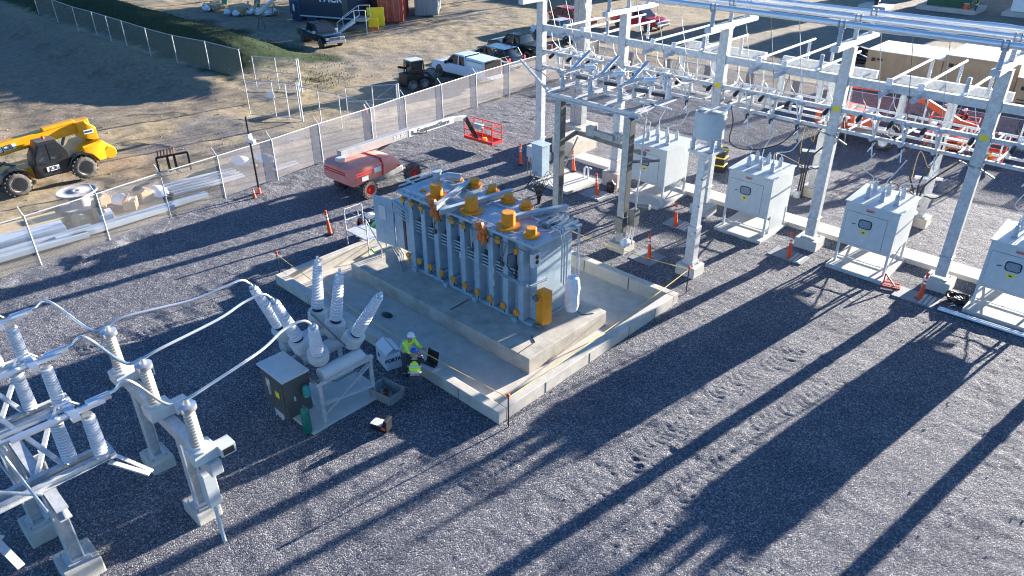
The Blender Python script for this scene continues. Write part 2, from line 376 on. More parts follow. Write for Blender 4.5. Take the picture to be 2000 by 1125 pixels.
m=MB();m.box(-5.0,4.72,-2.05,2.05,0,.61);m.build('slab',CONCD,pd,bevel=.02)
m=MB();m.tube([at(1037,655,.5)-Vector(pd.location),at(1045,668,.5)-Vector(pd.location),at(1012,690,.5)-Vector(pd.location)],.015,5)
m.tube([at(915,585,.5)-Vector(pd.location),at(880,605,.5)-Vector(pd.location)],.015,5);m.build('grounding_cable',CABLE,pd)
for (px,py,lab) in[((985),(840),'black rope stake with orange cap at the near corner of the pit')]: pass
STK=[]
def stake(P,lab,h=1.15):
    t=thing('rope_stake',lab,'stake',(P[0],P[1],0),0,'stakes of the rope barrier')
    MB().cyl((0,0,-.1),(0,0,h),.022,.022,8).build('post',BLACK,t);MB().lathe((0,0,h-.02),(0,0,1),[(0,.04),(.03,.055),(.09,.05),(.11,.02)],10).build('cap',CONER,t,True)
    STK.append(Vector((P[0],P[1],h-.05)));return t
stake((-11.85,12.2),'black rope stake with orange cap, at the near right corner of the pit')
stake((-12.3,22.55),'black rope stake with orange cap, at the far right corner by the drum post',1.1)
stake((-24.85,12.5),'black rope stake with orange cap, at the left corner of the pit',1.1)
stake((-23.9,22.2),'black rope stake hidden behind the transformer at the back corner',1.1)
stake((-18.6,22.3),'black rope stake with orange cap behind the transformer beside the back pit wall',1.0)
def rope(a,b,sag,lab):
    pts=[a.lerp(b,t/14)-Vector((0,0,sag*math.sin(PI*t/14))) for t in range(15)]
    tag(MB().tube(pts,.013,6).build('barrier_rope',ROPE),lab,'rope','ropes strung round the pit')
rope(STK[2],STK[0],.35,'yellow barrier rope hanging along the long near side of the pit')
rope(STK[0],STK[1],.12,'yellow barrier rope strung tight along the right side of the pit')
rope(STK[1],STK[4],.15,'yellow barrier rope running behind the pit toward the transformer')
rope(STK[4],STK[3],.15,'yellow barrier rope along the back wall hidden by the transformer')
# ================================================================= TRANSFORMER
O=Vector((-17.7,17.2,.49)); TX0,TX1,TY0,TY1,TZ1=-20.95,-14.5,16.05,18.35,3.62
tr=thing('power_transformer','big blue-grey power transformer with orange shipping caps standing on the pedestal','transformer',O)
def L(x,y,z): return (x-O.x,y-O.y,z-O.z)
def tb(m,x0,x1,y0,y1,z0,z1): m.box(x0-O.x,x1-O.x,y0-O.y,y1-O.y,z0-O.z,z1-O.z)
m=MB();tb(m,TX0+.1,TX1-.05,TY0+.34,TY1-.12,.60,TZ1);m.build('tank',XFMR,tr,bevel=.03)
m=MB();tb(m,TX0-.02,TX1+.02,TY0+.06,TY1,.49,.60);m.build('base_plate',XFMR,tr,bevel=.01)
nb=9
for i in range(nb):
    x=TX0+.30+i*(TX1-TX0-.75)/(nb-1)
    m=MB();tb(m,x-.12,x+.12,TY0-.02,TY0+.36,.62,TZ1-.02);m.build('stiffener',XFMR,tr,bevel=.02)
    m=MB();tb(m,x-.13,x+.13,TY1-.14,TY1-.02,.62,TZ1-.02);m.build('stiffener',XFMR,tr,bevel=.02)
    if i<nb-1:
        xm=x+.38; zz=2.62-.03*i
        m=MB()
        for k in range(4): m.cyl(L(x+.10,TY0+.12,zz-.13*k),L(x+.66,TY0+.12,zz-.13*k),.03,n=8)
        m.build('cooling_pipe',XF2,tr,True)
        m=MB();tb(m,x+.14,x+.62,TY0+.30,TY0+.335,zz-.50,zz+.10);m.build('pipe_recess',DGREY if i%2 else STEELD,tr)  # dark plate stands in for the shade behind the pipes
m=MB();tb(m,TX0-.38,TX1+.22,TY0-.10,TY1+.08,TZ1,TZ1+.10);lid=m.build('lid',XF2,tr,bevel=.02)
LZ=TZ1+.10
def capv(x,z,y=TY0-.02):                   # radiator valve flange with orange cover on the long side
    m=MB();m.lathe(L(x,y+.36,z),(0,-1,0),[(0,.055),(.36,.055),(.37,.13),(.40,.13),(.405,.09)],12);v=m.build('valve_flange',XFMR,tr,True)
    m=MB();m.lathe(L(x,y-.045,z),(0,-1,0),[(0,.135),(.035,.135),(.04,.12)],14);m.build('valve_cap',ORANGE,tr,True)
    m=MB();m.bar(L(x+.02,y-.05,z-.06),L(x+.09,y-.07,z-.24),.03,.02);m.build('valve_handle',BLACK,tr)
for i in range(10):
    x=TX0+.05+i*.645
    capv(x,1.08-.02*i)
for x in(-21.0,-20.5,-19.95,-18.9,-18.25,-17.65,-16.5,-15.95): capv(x,3.42)
for x in(-20.3,-18.9,-17.5,-16.1): 
    m=MB();m.lathe(L(x,TY1+.02,3.45),(0,1,0),[(0,.05),(.12,.05),(.13,.11),(.18,.11)],10);m.build('valve_cap',ORANGE,tr,True)
def cap(x,y,r,h,fl,fc=ORANGE,dz=0):
    m=MB();m.lathe(L(x,y,LZ+dz),(0,0,1),[(-dz,fl*.92),(.06,fl*.92),(.062,fl),(.10,fl),(.11,r*1.05)],22);m.build('cap_flange',fc,tr,True)
    m=MB();m.lathe(L(x,y,LZ+dz+.10),(0,0,1),[(0,r),(h,r),(h+.012,r*.94)],22);m.build('bushing_cap',ORANGE,tr,True)
for px,py in((853,385),(921,412),(993,442)):
    p=at(px,py,3.76);cap(p.x,p.y,.235,.46,.42)
for px,py,r,h in((927,362,.19,.22),(962,375,.17,.2),(993,392,.18,.2),(1028,405,.17,.2),(1038,460,.18,.22)):
    p=at(px,py,3.76);cap(p.x,p.y,r,h,r*1.6)
for px,py,r in((895,350,.22),(827,371,.13),(1048,418,.12),(1062,417,.10)):
    p=at(px,py,3.76);m=MB();m.lathe(L(p.x,p.y,LZ),(0,0,1),[(0,r),(.05,r),(.055,r*.8)],18);m.build('cover_plate',ORANGE,tr,True)
m=MB()
for k in range(22):
    x=TX0-.25+k*(TX1-TX0+.35)/21
    for y in(TY0-.05,TY1+.03):m.cyl(L(x,y,LZ),L(x,y,LZ+.035),.02,n=6)
m.build('lid_bolt',STEELD,tr)
m=MB();m.tube([L(TX0,TY0-.13,3.5),L(TX1-.1,TY0-.13,3.46)],.018,6);m.build('cable_run',STEELD,tr,True)
m=MB();m.tube([L(TX0-.2,TY0+.12,LZ+.05),L(-18.7,TY0+.14,LZ+.05),L(-16.9,TY0+.13,LZ+.05),L(-15.4,TY0+.2,LZ+.05),L(-14.7,17.2,LZ+.05)],.022,6);m.build('lid_conduit',GALV,tr,True)
m=MB();m.tube([L(-20.8,18.0,LZ+.05),L(-18.4,17.5,LZ+.06),L(-16.2,17.6,LZ+.06),L(-15.0,17.5,LZ+.05)],.026,6);m.build('lid_conduit',GALV,tr,True)
for i,(x,z) in enumerate(((-19.2,3.1),(-17.25,3.05),(-15.75,3.0))):
    m=MB();m.tube([L(x,TY0+.05,z+.45),L(x,TY0-.08,z+.4),L(x,TY0-.08,z-.35),L(x,TY0+.1,z-.4)],.022,6);m.tube([L(x+.14,TY0+.05,z+.45),L(x+.14,TY0-.06,z+.3),L(x+.05,TY0-.08,z-.1)],.016,5);m.build('drain_pipe',STEELD if i!=1 else GALV,tr,True)
    m=MB();m.box(x-.06-O.x,x+.06-O.x,TY0-.12-O.y,TY0-.03-O.y,z-.5-O.z,z-.36-O.z);m.build('sensor_box',DGREY,tr)
# white channel beams across the lid
m=MB()
for a,b in(((852,402),(921,352)),((858,412),(1000,372)),((990,425),(1108,402))):
    A=at(*a,3.9);B=at(*b,3.9);m.bar(L(*A[:2],3.83),L(*B[:2],3.83),.04,.20);m.bar(L(*A[:2],3.94),L(*B[:2],3.94),.20,.025)
m.build('lifting_beam',XF2,tr)
m=MB();
for k in range(5):
    x=-15.35+.22*k;m.bar(L(x,17.3,3.80),L(x+.02,18.4,3.80),.05,.10)
m.build('lid_rib',XF2,tr)
m=MB();p=at(868,352,3.8);m.lathe(L(p.x-.3,p.y-.1,LZ),(0,0,1),[(0,.2),(.02,.2),(.02,.16),(.36,.16),(.38,.2),(.42,.2)],16);m.cyl(L(p.x+.05,p.y+.05,LZ+.25),L(p.x+.55,p.y+.35,LZ+.25),.15,n=14);m.build('pressure_relief',XF2,tr,True)
m=MB();m.bar(L(-21.3,16.1,3.85),L(-21.3,18.6,3.85),.05,.05);m.bar(L(-21.9,16.9,3.7),L(-21.35,16.9,3.7),.06,.06);m.bar(L(-21.9,16.9,3.7),L(-21.9,18.7,3.7),.05,.05);m.build('conduit_frame',GREY,tr)
m=MB()
for dx in(0,.13,.27): m.tube([L(-14.7,17.3+dx,LZ+.12),L(-14.35,17.3+dx,LZ+.1),L(-14.22,17.3+dx,3.4),L(-14.22,17.3+dx,1.9-dx)],.028,7)
m.tube([L(-14.7,18.1,LZ+.05),L(-14.2,18.1,LZ),L(-14.15,18.05,3.2),L(-14.1,17.95,1.9)],.022,7);m.tube([L(-14.7,18.3,LZ-.02),L(-14.25,18.25,LZ-.1),L(-14.2,18.25,1.2)],.022,7)
m.build('conduit',GALV,tr,True)
m=MB();m.tube([L(-15.2,16.7,LZ+.05),L(-15.0,17.2,LZ+.12),L(-14.7,17.8,LZ+.1),L(-15.3,18.2,LZ+.1)],.02,6)
for q in((-15.0,17.3),(-14.8,17.6),(-15.2,17.9)): m.box(q[0]-O.x-.07,q[0]-O.x+.07,q[1]-O.y-.06,q[1]-O.y+.06,LZ-O.z,LZ-O.z+.14)
m.build('junction_box',STEELD,tr)
m=MB();tb(m,-14.55,-14.42,16.05,16.45,2.86,3.34);m.build('gauge_box',GREY,tr,bevel=.01)
m=MB()
for z in(3.02,3.2):m.lathe(L(-14.42,16.26,z),(1,0,0),[(0,.075),(.02,.075)],14)
m.build('gauge',BLACK,tr)
m=MB();m.hbeam(L(-15.9,TY0-.05,2.15),L(-14.6,TY0-.05,2.15),.12,.08,.015);m.hbeam(L(-14.48,TY0-.03,2.15),L(-14.48,16.8,2.15),.12,.08,.015);m.build('shelf_angle',XF2,tr)
m=MB();m.tube([L(-15.15,TY0-.05,3.2),L(-15.35,TY0-.2,3.1),L(-15.4,TY0-.2,2.7),L(-15.1,TY0-.1,2.3)],.02,6);m.tube([L(-15.1,TY0-.08,3.25),L(-15.1,TY0-.08,2.25)],.035,7);m.build('drain_hose',CABLE,tr)
m=MB();m.lathe(L(-15.1,TY0-.09,3.2),(0,0,1),[(0,.07),(.18,.07),(.2,.05)],12);m.build('valve_cap',ORANGE,tr,True)
# orange plastic wrapped radiator outlets
for px in(848,940):
    P=aty(px,407 if px<900 else 452,TY0-.12)
    m=MB();prof=[]
    for k in range(9):
        t=k/8;prof.append((t*.62,.12+.07*math.sin(t*9)*(.6+.4*math.sin(t*5))))
    m.lathe(L(P.x-.05,TY0-.16,P.z+.35),(.12,-.05,-1),prof,9);m.lathe(L(P.x+.16,TY0-.16,P.z+.22),(.05,-.05,-1),[(a,b*.75) for a,b in prof],8);m.build('plastic_wrapped_outlet',ORTAPE,tr)
# end face: orange tall box, wrapped bundle, valves
p=atx(1050,640,-14.35)
m=MB();m.prism([L(-14.43,16.25,.66),L(-14.13,16.25,.66),L(-14.02,16.40,.66),L(-14.02,16.62,.66),L(-14.43,16.62,.66)],(0,0,1.28));m.build('impact_recorder_cover',ORANGE,tr,bevel=.015)
m=MB();prof=[(0,.10),(.05,.22),(.3,.27),(.7,.25),(.95,.28),(1.2,.25),(1.36,.20),(1.42,.08)]
m.lathe(L(-13.98,17.62,.72),(0.02,0,1),prof,11);m.build('wrapped_equipment',WRAP,tr,True)
m=MB();m.cyl(L(-14.45,16.1,1.72),L(-14.2,16.1,1.72),.05);m.cyl(L(-14.3,16.1,1.64),L(-14.3,16.1,1.86),.055);m.cyl(L(-14.45,16.15,.62),L(-14.15,16.15,.62),.06);m.cyl(L(-14.22,16.15,.55),L(-14.22,16.15,.72),.07);m.build('drain_valve',STEELD,tr,True)
m=MB();m.tube([L(-14.1,17.75,.75),L(-13.95,18.0,.5),L(-13.75,17.95,.5),L(-13.5,18.3,.5)],.012,5);m.build('grounding_cable',CABLE,tr)
# control cabinet on the far end
m=MB();tb(m,-22.10,-20.97,16.35,17.65,.95,3.0);m.build('control_cabinet',XFMR,tr,bevel=.015)
m=MB();a=Vector(L(-22.1,16.33,0));b=Vector(L(-23.1,16.15,0));dz=.95-O.z
m.prism([(a.x,a.y,.95-O.z),(b.x,b.y,.95-O.z),(b.x+.01,b.y-.05,.95-O.z),(a.x,a.y-.05,.95-O.z)],(0,0,2.05));d=m.build('cabinet_door',XFMR,tr)
m=MB();m.prism([(a.x-.35,a.y-.13,1.55),(a.x-.7,a.y-.20,1.55),(a.x-.7,a.y-.21,1.55),(a.x-.35,a.y-.14,1.55)],(0,0,.6));m.build('door_window',REFL,d)
m=MB();tb(m,-21.55,-21.42,16.32,16.35,1.0,2.7);m.build('door_gap',BLACK,tr)
m=MB()
for k in range(4):m.cyl(L(-22.0,16.25,2.95-.13*k),L(-20.7,16.12,2.75-.13*k),.025,n=8)
m.build('cooling_pipe',XF2,tr,True)
m=MB()
for x in(-20.6,-18.8,-17.2,-15.2):tb(m,x-.12,x+.12,TY0-.1,TY0+.1,.49,.66)
m.build('jacking_pad',XFMR,tr)
for x,z in((-16.3,2.0),(-16.3,1.5),(-17.9,2.0)):
    m=MB();tb(m,x-.09,x+.09,TY0-.012,TY0-.002,z,z+.22);m.build('nameplate',GREY,tr)

# ================================================================= CIRCUIT BREAKER
O=Vector((-17.0,9.3,0)); cb=thing('circuit_breaker','dead tank circuit breaker with six fanned ribbed bushings and dark control cabinet','circuit breaker',O)
m=MB();m.box(-17.95-O.x,-15.75-O.x,8.05-O.y,10.75-O.y,-.05,.06);tag(m.build('breaker_pad',CONCL,bevel=.02),'pale flat concrete pad beneath the circuit breaker','pad').location=O
def ribbed(m,a,b,r0,r1,nr,n=14,core=.72):
    a=Vector(a);b=Vector(b);h=(b-a).length;prof=[]
    for k in range(nr):
        t=k/nr;r=r0+(r1-r0)*t;q=h/nr
        prof+= [(k*q,r*core),(k*q+q*.25,r),(k*q+q*.45,r*.97),(k*q+q*.6,r*core)]
    prof.append((h,r1*core));m.lathe(a,b-a,prof,n)
PH=[(-18.12,-18.05),(-17.15,-16.9),(-16.1,-14.95)]
tipsL=[];tipsR=[]
for xb,xt in PH:
    m=MB();m.cyl(L(xb+.02,8.75,1.62),L(xb+.02,10.2,1.62),.21,n=18);t_=m.build('tank',GREY,cb,True)
    for yb,yt,tip in((8.8,8.15,tipsL),(10.15,10.35,tipsR)):
        B=Vector(L(xb,yb,2.4));T=Vector(L(xt,yt,4.1));d=(T-B).normalized()
        m=MB();m.lathe(B-d*.62,d,[(0,.22),(.10,.27),(.14,.31),(.52,.31),(.56,.29),(.58,.22)],18);m.build('current_transformer_can',ALU if 0 else GREY,cb,True)
        m=MB();m.lathe(B-d*.06,d,[(0,.17),(.10,.17)],16);m.build('collar',BLACK,cb,True)
        m=MB();ribbed(m,B+d*.05,T-d*.12,.205,.135,15,14,.64);m.build('bushing',PORCL,cb,True)
        m=MB();m.lathe(T-d*.14,d,[(0,.07),(.03,.10),(.08,.10),(.09,.04),(.22,.04)],12);m.build('terminal',ALU,cb,True)
        tip.append(T+O)
m=MB()
for x in(-17.6,-15.95):
    for y in(8.6,10.4): m.bar(L(x,y,.06),L(x,y,1.45),.1,.1)
    m.bar(L(x,8.5,1.45),L(x,10.5,1.45),.12,.12)
m.bar(L(-17.6,8.6,1.4),L(-15.95,8.6,1.4),.1,.1);m.bar(L(-17.6,10.4,1.4),L(-15.95,10.4,1.4),.1,.1)
m.bar(L(-15.93,8.6,.35),L(-15.93,10.4,1.3),.14,.05);m.bar(L(-15.90,8.6,.75),L(-15.90,10.35,.45),.12,.05);m.bar(L(-17.6,10.45,.3),L(-15.95,10.45,1.3),.08,.05)
m.bar(L(-17.3,8.55,1.3),L(-15.95,8.55,.3),.08,.05)
m.build('support_frame',GALV,cb)
m=MB();m.cyl(L(-18.2,8.52,1.62),L(-15.8,8.52,1.62),.045,n=8);m.cyl(L(-18.3,9.9,2.35),L(-15.9,9.6,2.3),.03,n=7);m.tube([L(-16.3,8.6,1.5),L(-16.0,9.2,1.2),L(-15.95,10,1.25)],.03,6);m.build('linkage_pipe',STEELD,cb,True)
m=MB();m.box(-17.6-O.x,-16.33-O.x,7.7-O.y,8.5-O.y,.45,1.78);cc=m.build('control_cabinet',DGREY,cb,bevel=.015)
m=MB();m.box(-17.66-O.x,-16.27-O.x,7.64-O.y,8.54-O.y,1.78,1.84);m.build('cabinet_roof',GREY,cb,bevel=.01)
m=MB();m.box(-17.52-O.x,-16.42-O.x,7.68-O.y,7.698-O.y,.5,1.72);dd=m.build('door',DGREY,cb,bevel=.004)
m=MB();m.box(-17.15-O.x,-17.10-O.x,7.63-O.y,7.68-O.y,1.0,1.35);m.build('handle',REFL,dd);m=MB();m.box(-16.85-O.x,-16.65-O.x,7.67-O.y,7.679-O.y,1.05,1.25);m.build('warning_sticker',YEL2,dd)
m=MB();m.box(-17.3-O.x,-17.1-O.x,7.67-O.y,7.679-O.y,1.2,1.5);m.build('window',GREY,dd)
m=MB();m.box(-16.325-O.x,-16.30-O.x,7.95-O.y,8.0-O.y,1.0,1.15);m.build('latch',REFL,cb)
m=MB()
for i in range(3):m.cyl(L(-17.35+.16*i,7.85,-.05),L(-17.35+.16*i,7.85,.45),.055,n=10)
m.build('conduit',GREY,cb,True)
# gas cylinders
def gas(x,y,z,h,r,lab,rz=0):
    t=thing('gas_cylinder',lab,'gas cylinder',(x,y,z))
    MB().lathe((0,0,0),(0,0,1),[(0,r*.9),(.03,r),(h*.8,r),(h*.9,r*.75),(h*.95,r*.3)],16).build('body',GREEN,t,True);MB().cyl((0,0,h*.93),(0,0,h+.06),.03,n=8).build('valve',STEELD,t,True)
gas(-15.93,8.0,.06,.95,.13,'teal green gas cylinder standing at the corner of the breaker pad')
t=tag(MB().lathe((0,0,0),(0,0,1),[(0,.11),(.3,.11),(.36,.05)],14).build('gas_bottle',mat('teal_bottle',(.05,.30,.28),.3),None,True),'small teal bottle on a ledge above the green gas cylinder','bottle');t.location=(-16.15,8.28,1.1)
# ================================================================= CT STAND
O=Vector((-16.2,4.45,0)); ct=thing('metering_stand','galvanized beam on two columns carrying three ribbed metering units','metering stand',O)
def wcol(x,y,z0,z1,nm='column',w=.26,par=None,M=GALV):
    m=MB();m.hbeam(L(x,y,z0),L(x,y,z1),w,w,.03,(0,1,0));m.box(x-O.x-w*.8,x-O.x+w*.8,y-O.y-w*.8,y-O.y+w*.8,z0-O.z,z0-O.z+.03)
    return m.build(nm,M,par)
for x in(-17.9,-15.3): wcol(x,4.45,.33,2.45,par=ct)
m=MB();m.box(-18.7-O.x,-13.5-O.x,4.31-O.y,4.59-O.y,2.45,2.80);m.build('beam',GALV,ct,bevel=.01)
cttips=[]
for x in(-18.1,-16.05,-13.85):
    m=MB();m.box(x-O.x-.30,x-O.x+.22,4.05-O.y,4.65-O.y,2.80,3.12);u=m.build('base_tank',GREY,ct,bevel=.04)
    m=MB();m.lathe(L(x,4.3,3.12),(0,0,1),[(0,.26),(.05,.26),(.07,.17),(.12,.15)],14);m.build('tank_flange',GREY,u,True)
    m=MB();ribbed(m,L(x,4.3,3.2),L(x,4.3,4.25),.155,.13,13,14,.66);m.build('insulator',PORCW,ct,True)
    m=MB();m.lathe(L(x,4.3,4.22),(0,0,1),[(0,.12),(.03,.20),(.14,.20),(.17,.08),(.3,.05)],12);m.build('top_cap',ALU,ct,True)
    cttips.append(Vector((x,4.3,4.5)))
for x in(-18.1,-16.05,-13.85):
    m=MB();m.box(x-O.x-.02,x-O.x+.36,4.62-O.y,4.98-O.y,2.84,3.10);m.build('junction_box',GREY,ct,bevel=.01);m=MB();m.box(x-O.x+.36,x-O.x+.366,4.67-O.y,4.93-O.y,2.88,3.05);m.build('box_opening',BLACK,ct)
m=MB();m.box(-14.15-O.x,-13.85-O.x,4.2-O.y,4.5-O.y,1.3,2.3);m.build('terminal_box',GREY,ct,bevel=.02)
m=MB();m.cyl(L(-14.0,4.35,.0),L(-14.0,4.35,1.3),.05,n=8);m.cyl(L(-14.95,4.6,.3),L(-14.95,4.6,2.4),.04,n=8);m.cyl(L(-15.05,4.65,.3),L(-15.05,4.65,2.4),.03,n=8);m.build('conduit',GREY,ct,True)
m=MB();m.tube([L(-18.0,4.7,2.85),L(-17.2,4.75,2.83),L(-16.3,4.72,2.84),L(-15,4.75,2.84),L(-14,4.7,2.84)],.02,6);m.build('cable_run',CABLE,ct)
FOOT=0
def footing(x,y,w,d,h,lab,m_=CONC,rz=0):
    t=thing('concrete_footing',lab,'footing',(x,y,-.1),rz)
    MB().box(-w/2,w/2,-d/2,d/2,0,h+.1).build('block',m_,t,bevel=.03)
    m=MB()
    for sx in(-1,1):
        for sy in(-1,1):m.cyl((sx*w*.3,sy*d*.3,h+.1),(sx*w*.3,sy*d*.3,h+.17),.018,n=6)
    m.build('anchor_bolt',GALV2,t);return t
footing(-17.9,4.45,.85,.62,.33,'concrete footing under the far column of the metering stand')
footing(-15.3,4.45,.85,.62,.33,'concrete footing under the near column of the metering stand')
# ================================================================= DISCONNECT SWITCH STAND (lower left)
O=Vector((-16.6,1.5,0)); ds=thing('disconnect_stand','galvanized frame with three phases of tall white ribbed switch insulators','disconnect switch',O)
wcol(-17.55,1.36,.45,3.55,par=ds,w=.3);wcol(-15.66,1.6,.45,3.55,par=ds,w=.3)
footing(-17.55,1.36,.8,.7,.45,'concrete footing under the darker rear column of the switch frame');footing(-15.66,1.6,.9,.8,.45,'concrete footing at the bottom edge under the near column of the switch frame')
m=MB()
m.hbeam(L(-20.5,1.45,3.66),L(-13.3,1.45,3.66),.22,.28,.03);m.hbeam(L(-20.5,-1.2,3.66),L(-13.3,-1.2,3.66),.22,.28,.03);m.build('cross_beam',GALV,ds)
swt=[]
for i,x in enumerate((-18.95,-16.6,-14.22)):
    m=MB()
    for dx in(-.16,.16):m.hbeam(L(x+dx,-2.6,3.90),L(x+dx,2.75,3.90),.10,.16,.02)
    m.bar(L(x-.25,2.7,3.9),L(x+.25,2.7,3.9),.12,.14);m.build('phase_channel',GALV,ds)
    for y in(2.52,2.02 if i else 2.02,.1):
        m=MB();ribbed(m,L(x+(.16 if y>2.2 else -.16)*1.0,y,4.0),L(x+(.16 if y>2.2 else -.16),y,5.02),.145,.13,15,14,.66);m.build('insulator',PORCL,ds,True)
        m=MB();m.lathe(L(x+(.16 if y>2.2 else -.16),y,3.97),(0,0,1),[(0,.14),(.05,.14)],12);m.build('insulator_base',ALU,ds,True);m=MB();m.lathe(L(x+(.16 if y>2.2 else -.16),y,5.0),(0,0,1),[(0,.1),(.06,.1)],12);m.build('insulator_cap',ALU,ds,True)
    m=MB();m.bar(L(x,-1.2,5.12),L(x,2.75,5.12),.10,.05);m.bar(L(x-.14,-.6,5.17),L(x-.14,2.3,5.17),.05,.06);m.bar(L(x+.12,1.2,5.16),L(x+.12,2.9,5.16),.12,.05);m.build('switch_blade',ALU,ds)
    m=MB();m.tube([L(x-.1,2.0,5.15),L(x-.1,2.1,5.32),L(x-.1,2.35,5.33),L(x-.1,2.5,5.16)],.025,6);m.bar(L(x-.25,2.3,5.15),L(x+.35,2.3,5.15),.16,.08);m.bar(L(x,2.6,5.16),L(x,3.05,5.16),.16,.10);m.build('contact_jaw',ALU,ds)
    swt.append(Vector((x,3.0,5.2)))
    m=MB();m.cyl(L(x-.1,1.0,5.0),L(x+1.1,1.2,4.05),.03,n=8);m.cyl(L(x,-.2,4.9),L(x+.5,1.3,4.0),.035,n=8);m.build('operating_rod',GALV,ds,True)
m=MB()
for a,b in(((-18.95,2.4,3.9),(-16.6,1.2,3.75)),((-16.6,2.4,3.9),(-14.22,1.2,3.75)),((-16.9,1.0,5.0),(-14.3,1.9,3.95)),((-19,1,5),(-16.7,1.9,3.95))):m.bar(L(*a),L(*b),.09,.06)
m.build('brace',GALV,ds)
m=MB();m.bar(L(-14.05,2.6,3.75),L(-13.45,3.1,3.45),.10,.04);m.bar(L(-14.1,2.75,3.8),L(-13.55,3.2,3.4),.08,.03);m.build('angle_bracket',GALV,ds)
m=MB();m.bar(L(-13.95,.3,3.6),L(-13.2,.5,3.1),.14,.05);m.bar(L(-13.6,.45,3.6),L(-13.95,.1,3.7),.12,.03);m.build('angle_bracket',GALV,ds)
m=MB();m.cyl(L(-20.2,.9,3.2),L(-14.6,1.1,3.55),.025,n=6);m.build('interphase_rod',GALV,ds,True)
# tubular conductors
def cr(pts,n=7):                          # Catmull-Rom
    P=[Vector(p) for p in pts];P=[P[0]*2-P[1]]+P+[P[-1]*2-P[-2]];o=[]
    for i in range(1,len(P)-2):
        for k in range(n):
            t=k/n;a,b,c,d=P[i-1:i+3];o.append(.5*((2*b)+(c-a)*t+(2*a-5*b+4*c-d)*t*t+(3*b-a-3*c+d)*t**3))
    return o+[P[-2]]
labs=['farthest of the three silvery conductors, from switch to metering unit and breaker','middle of the three silvery conductors, arcing over to the breaker','nearest of the three silvery conductors, from switch to metering unit and breaker']
for i in range(3):
    a=swt[i];b=cttips[i];c=tipsL[i]
    o=MB().tube(cr([a-Vector((0,.2,0)),a+Vector((0,.15,0)),a+Vector(((b.x-a.x)*.35,.42,.16)),b-Vector((.12,.35,-.02)),b,b+Vector((.0,.5,.06)),b.lerp(c,.55)+Vector((0,0,.12 if i else .05)),c+Vector((0,-.8,.25)),c+Vector((0,-.25,.25)),c]),.036,8).build('conductor',ALU,None,True);tag(o,labs[i],'conductor','conductors to the breaker')
# ================================================================= BUS GANTRY
O=Vector((-15.9,31.0,0)); ga=thing('bus_gantry','tall white galvanized bus gantry with beams, arms, fuses and two rows of columns','gantry',O)
CX=[-26.2,-21.05,-15.85,-10.65,-5.42,-.2]; GY=29.65
for i,x in enumerate(CX):
    m=MB();hw=.20
    m.box(x-O.x-hw,x-O.x+hw,GY-.17-O.y,GY+.17-O.y,.55,8.4);m.box(x-O.x-.28,x-O.x+.28,GY-.28-O.y,GY+.28-O.y,.45,.49);m.box(x-O.x-.24,x-O.x+.24,GY-.24-O.y,GY+.24-O.y,1.35,1.39)
    c=m.build('column',GALV,ga,bevel=.012)
    if 2<=i<=4:
        m=MB();m.box(x-O.x-.13,x-O.x+.13,GY-.182-O.y,GY-.175-O.y,5.95,6.15);m.build('warning_sign',YEL2,c)
    for z in(5.22,6.0,7.15):
        m=MB()
        m.box(x-O.x-.225,x-O.x+.225,GY-.16-O.y,GY+.16-O.y,z-.2,z+.2)
        m.build('joint_plate',GALV2,ga)
    m=MB();m.bar(L(x+.1,GY-.2,5.0),L(x+.7,GY-.2,4.75),.06,.05);m.bar(L(x,GY-.2,4.95),L(x-.55,GY-.2,5.1),.05,.05);m.build('cable_clip_arm',GALV2,ga)
    if x>-.1: continue
    m=MB();m.bar(L(x-.02,28.1,8.52),L(x-.02,32.1,8.52),.30,.22);m.build('arm',GALV,ga,bevel=.01)
    for y in(28.35,29.85,31.35):
        m=MB();ribbed(m,L(x,y,8.63),L(x,y,9.24),.10,.09,8,12,.8);m.build('post_insulator',PORC,ga,True)
        m=MB()
        for dx in(-.09,.09):m.lathe(L(x+dx-.02,y,9.38),(1,0,0),[(0,.15),(.04,.15)],14)
        m.box(x-O.x-.12,x-O.x+.12,y-O.y-.06,y-O.y+.06,9.2,9.28);m.build('pipe_clamp',GALV2,ga,True)
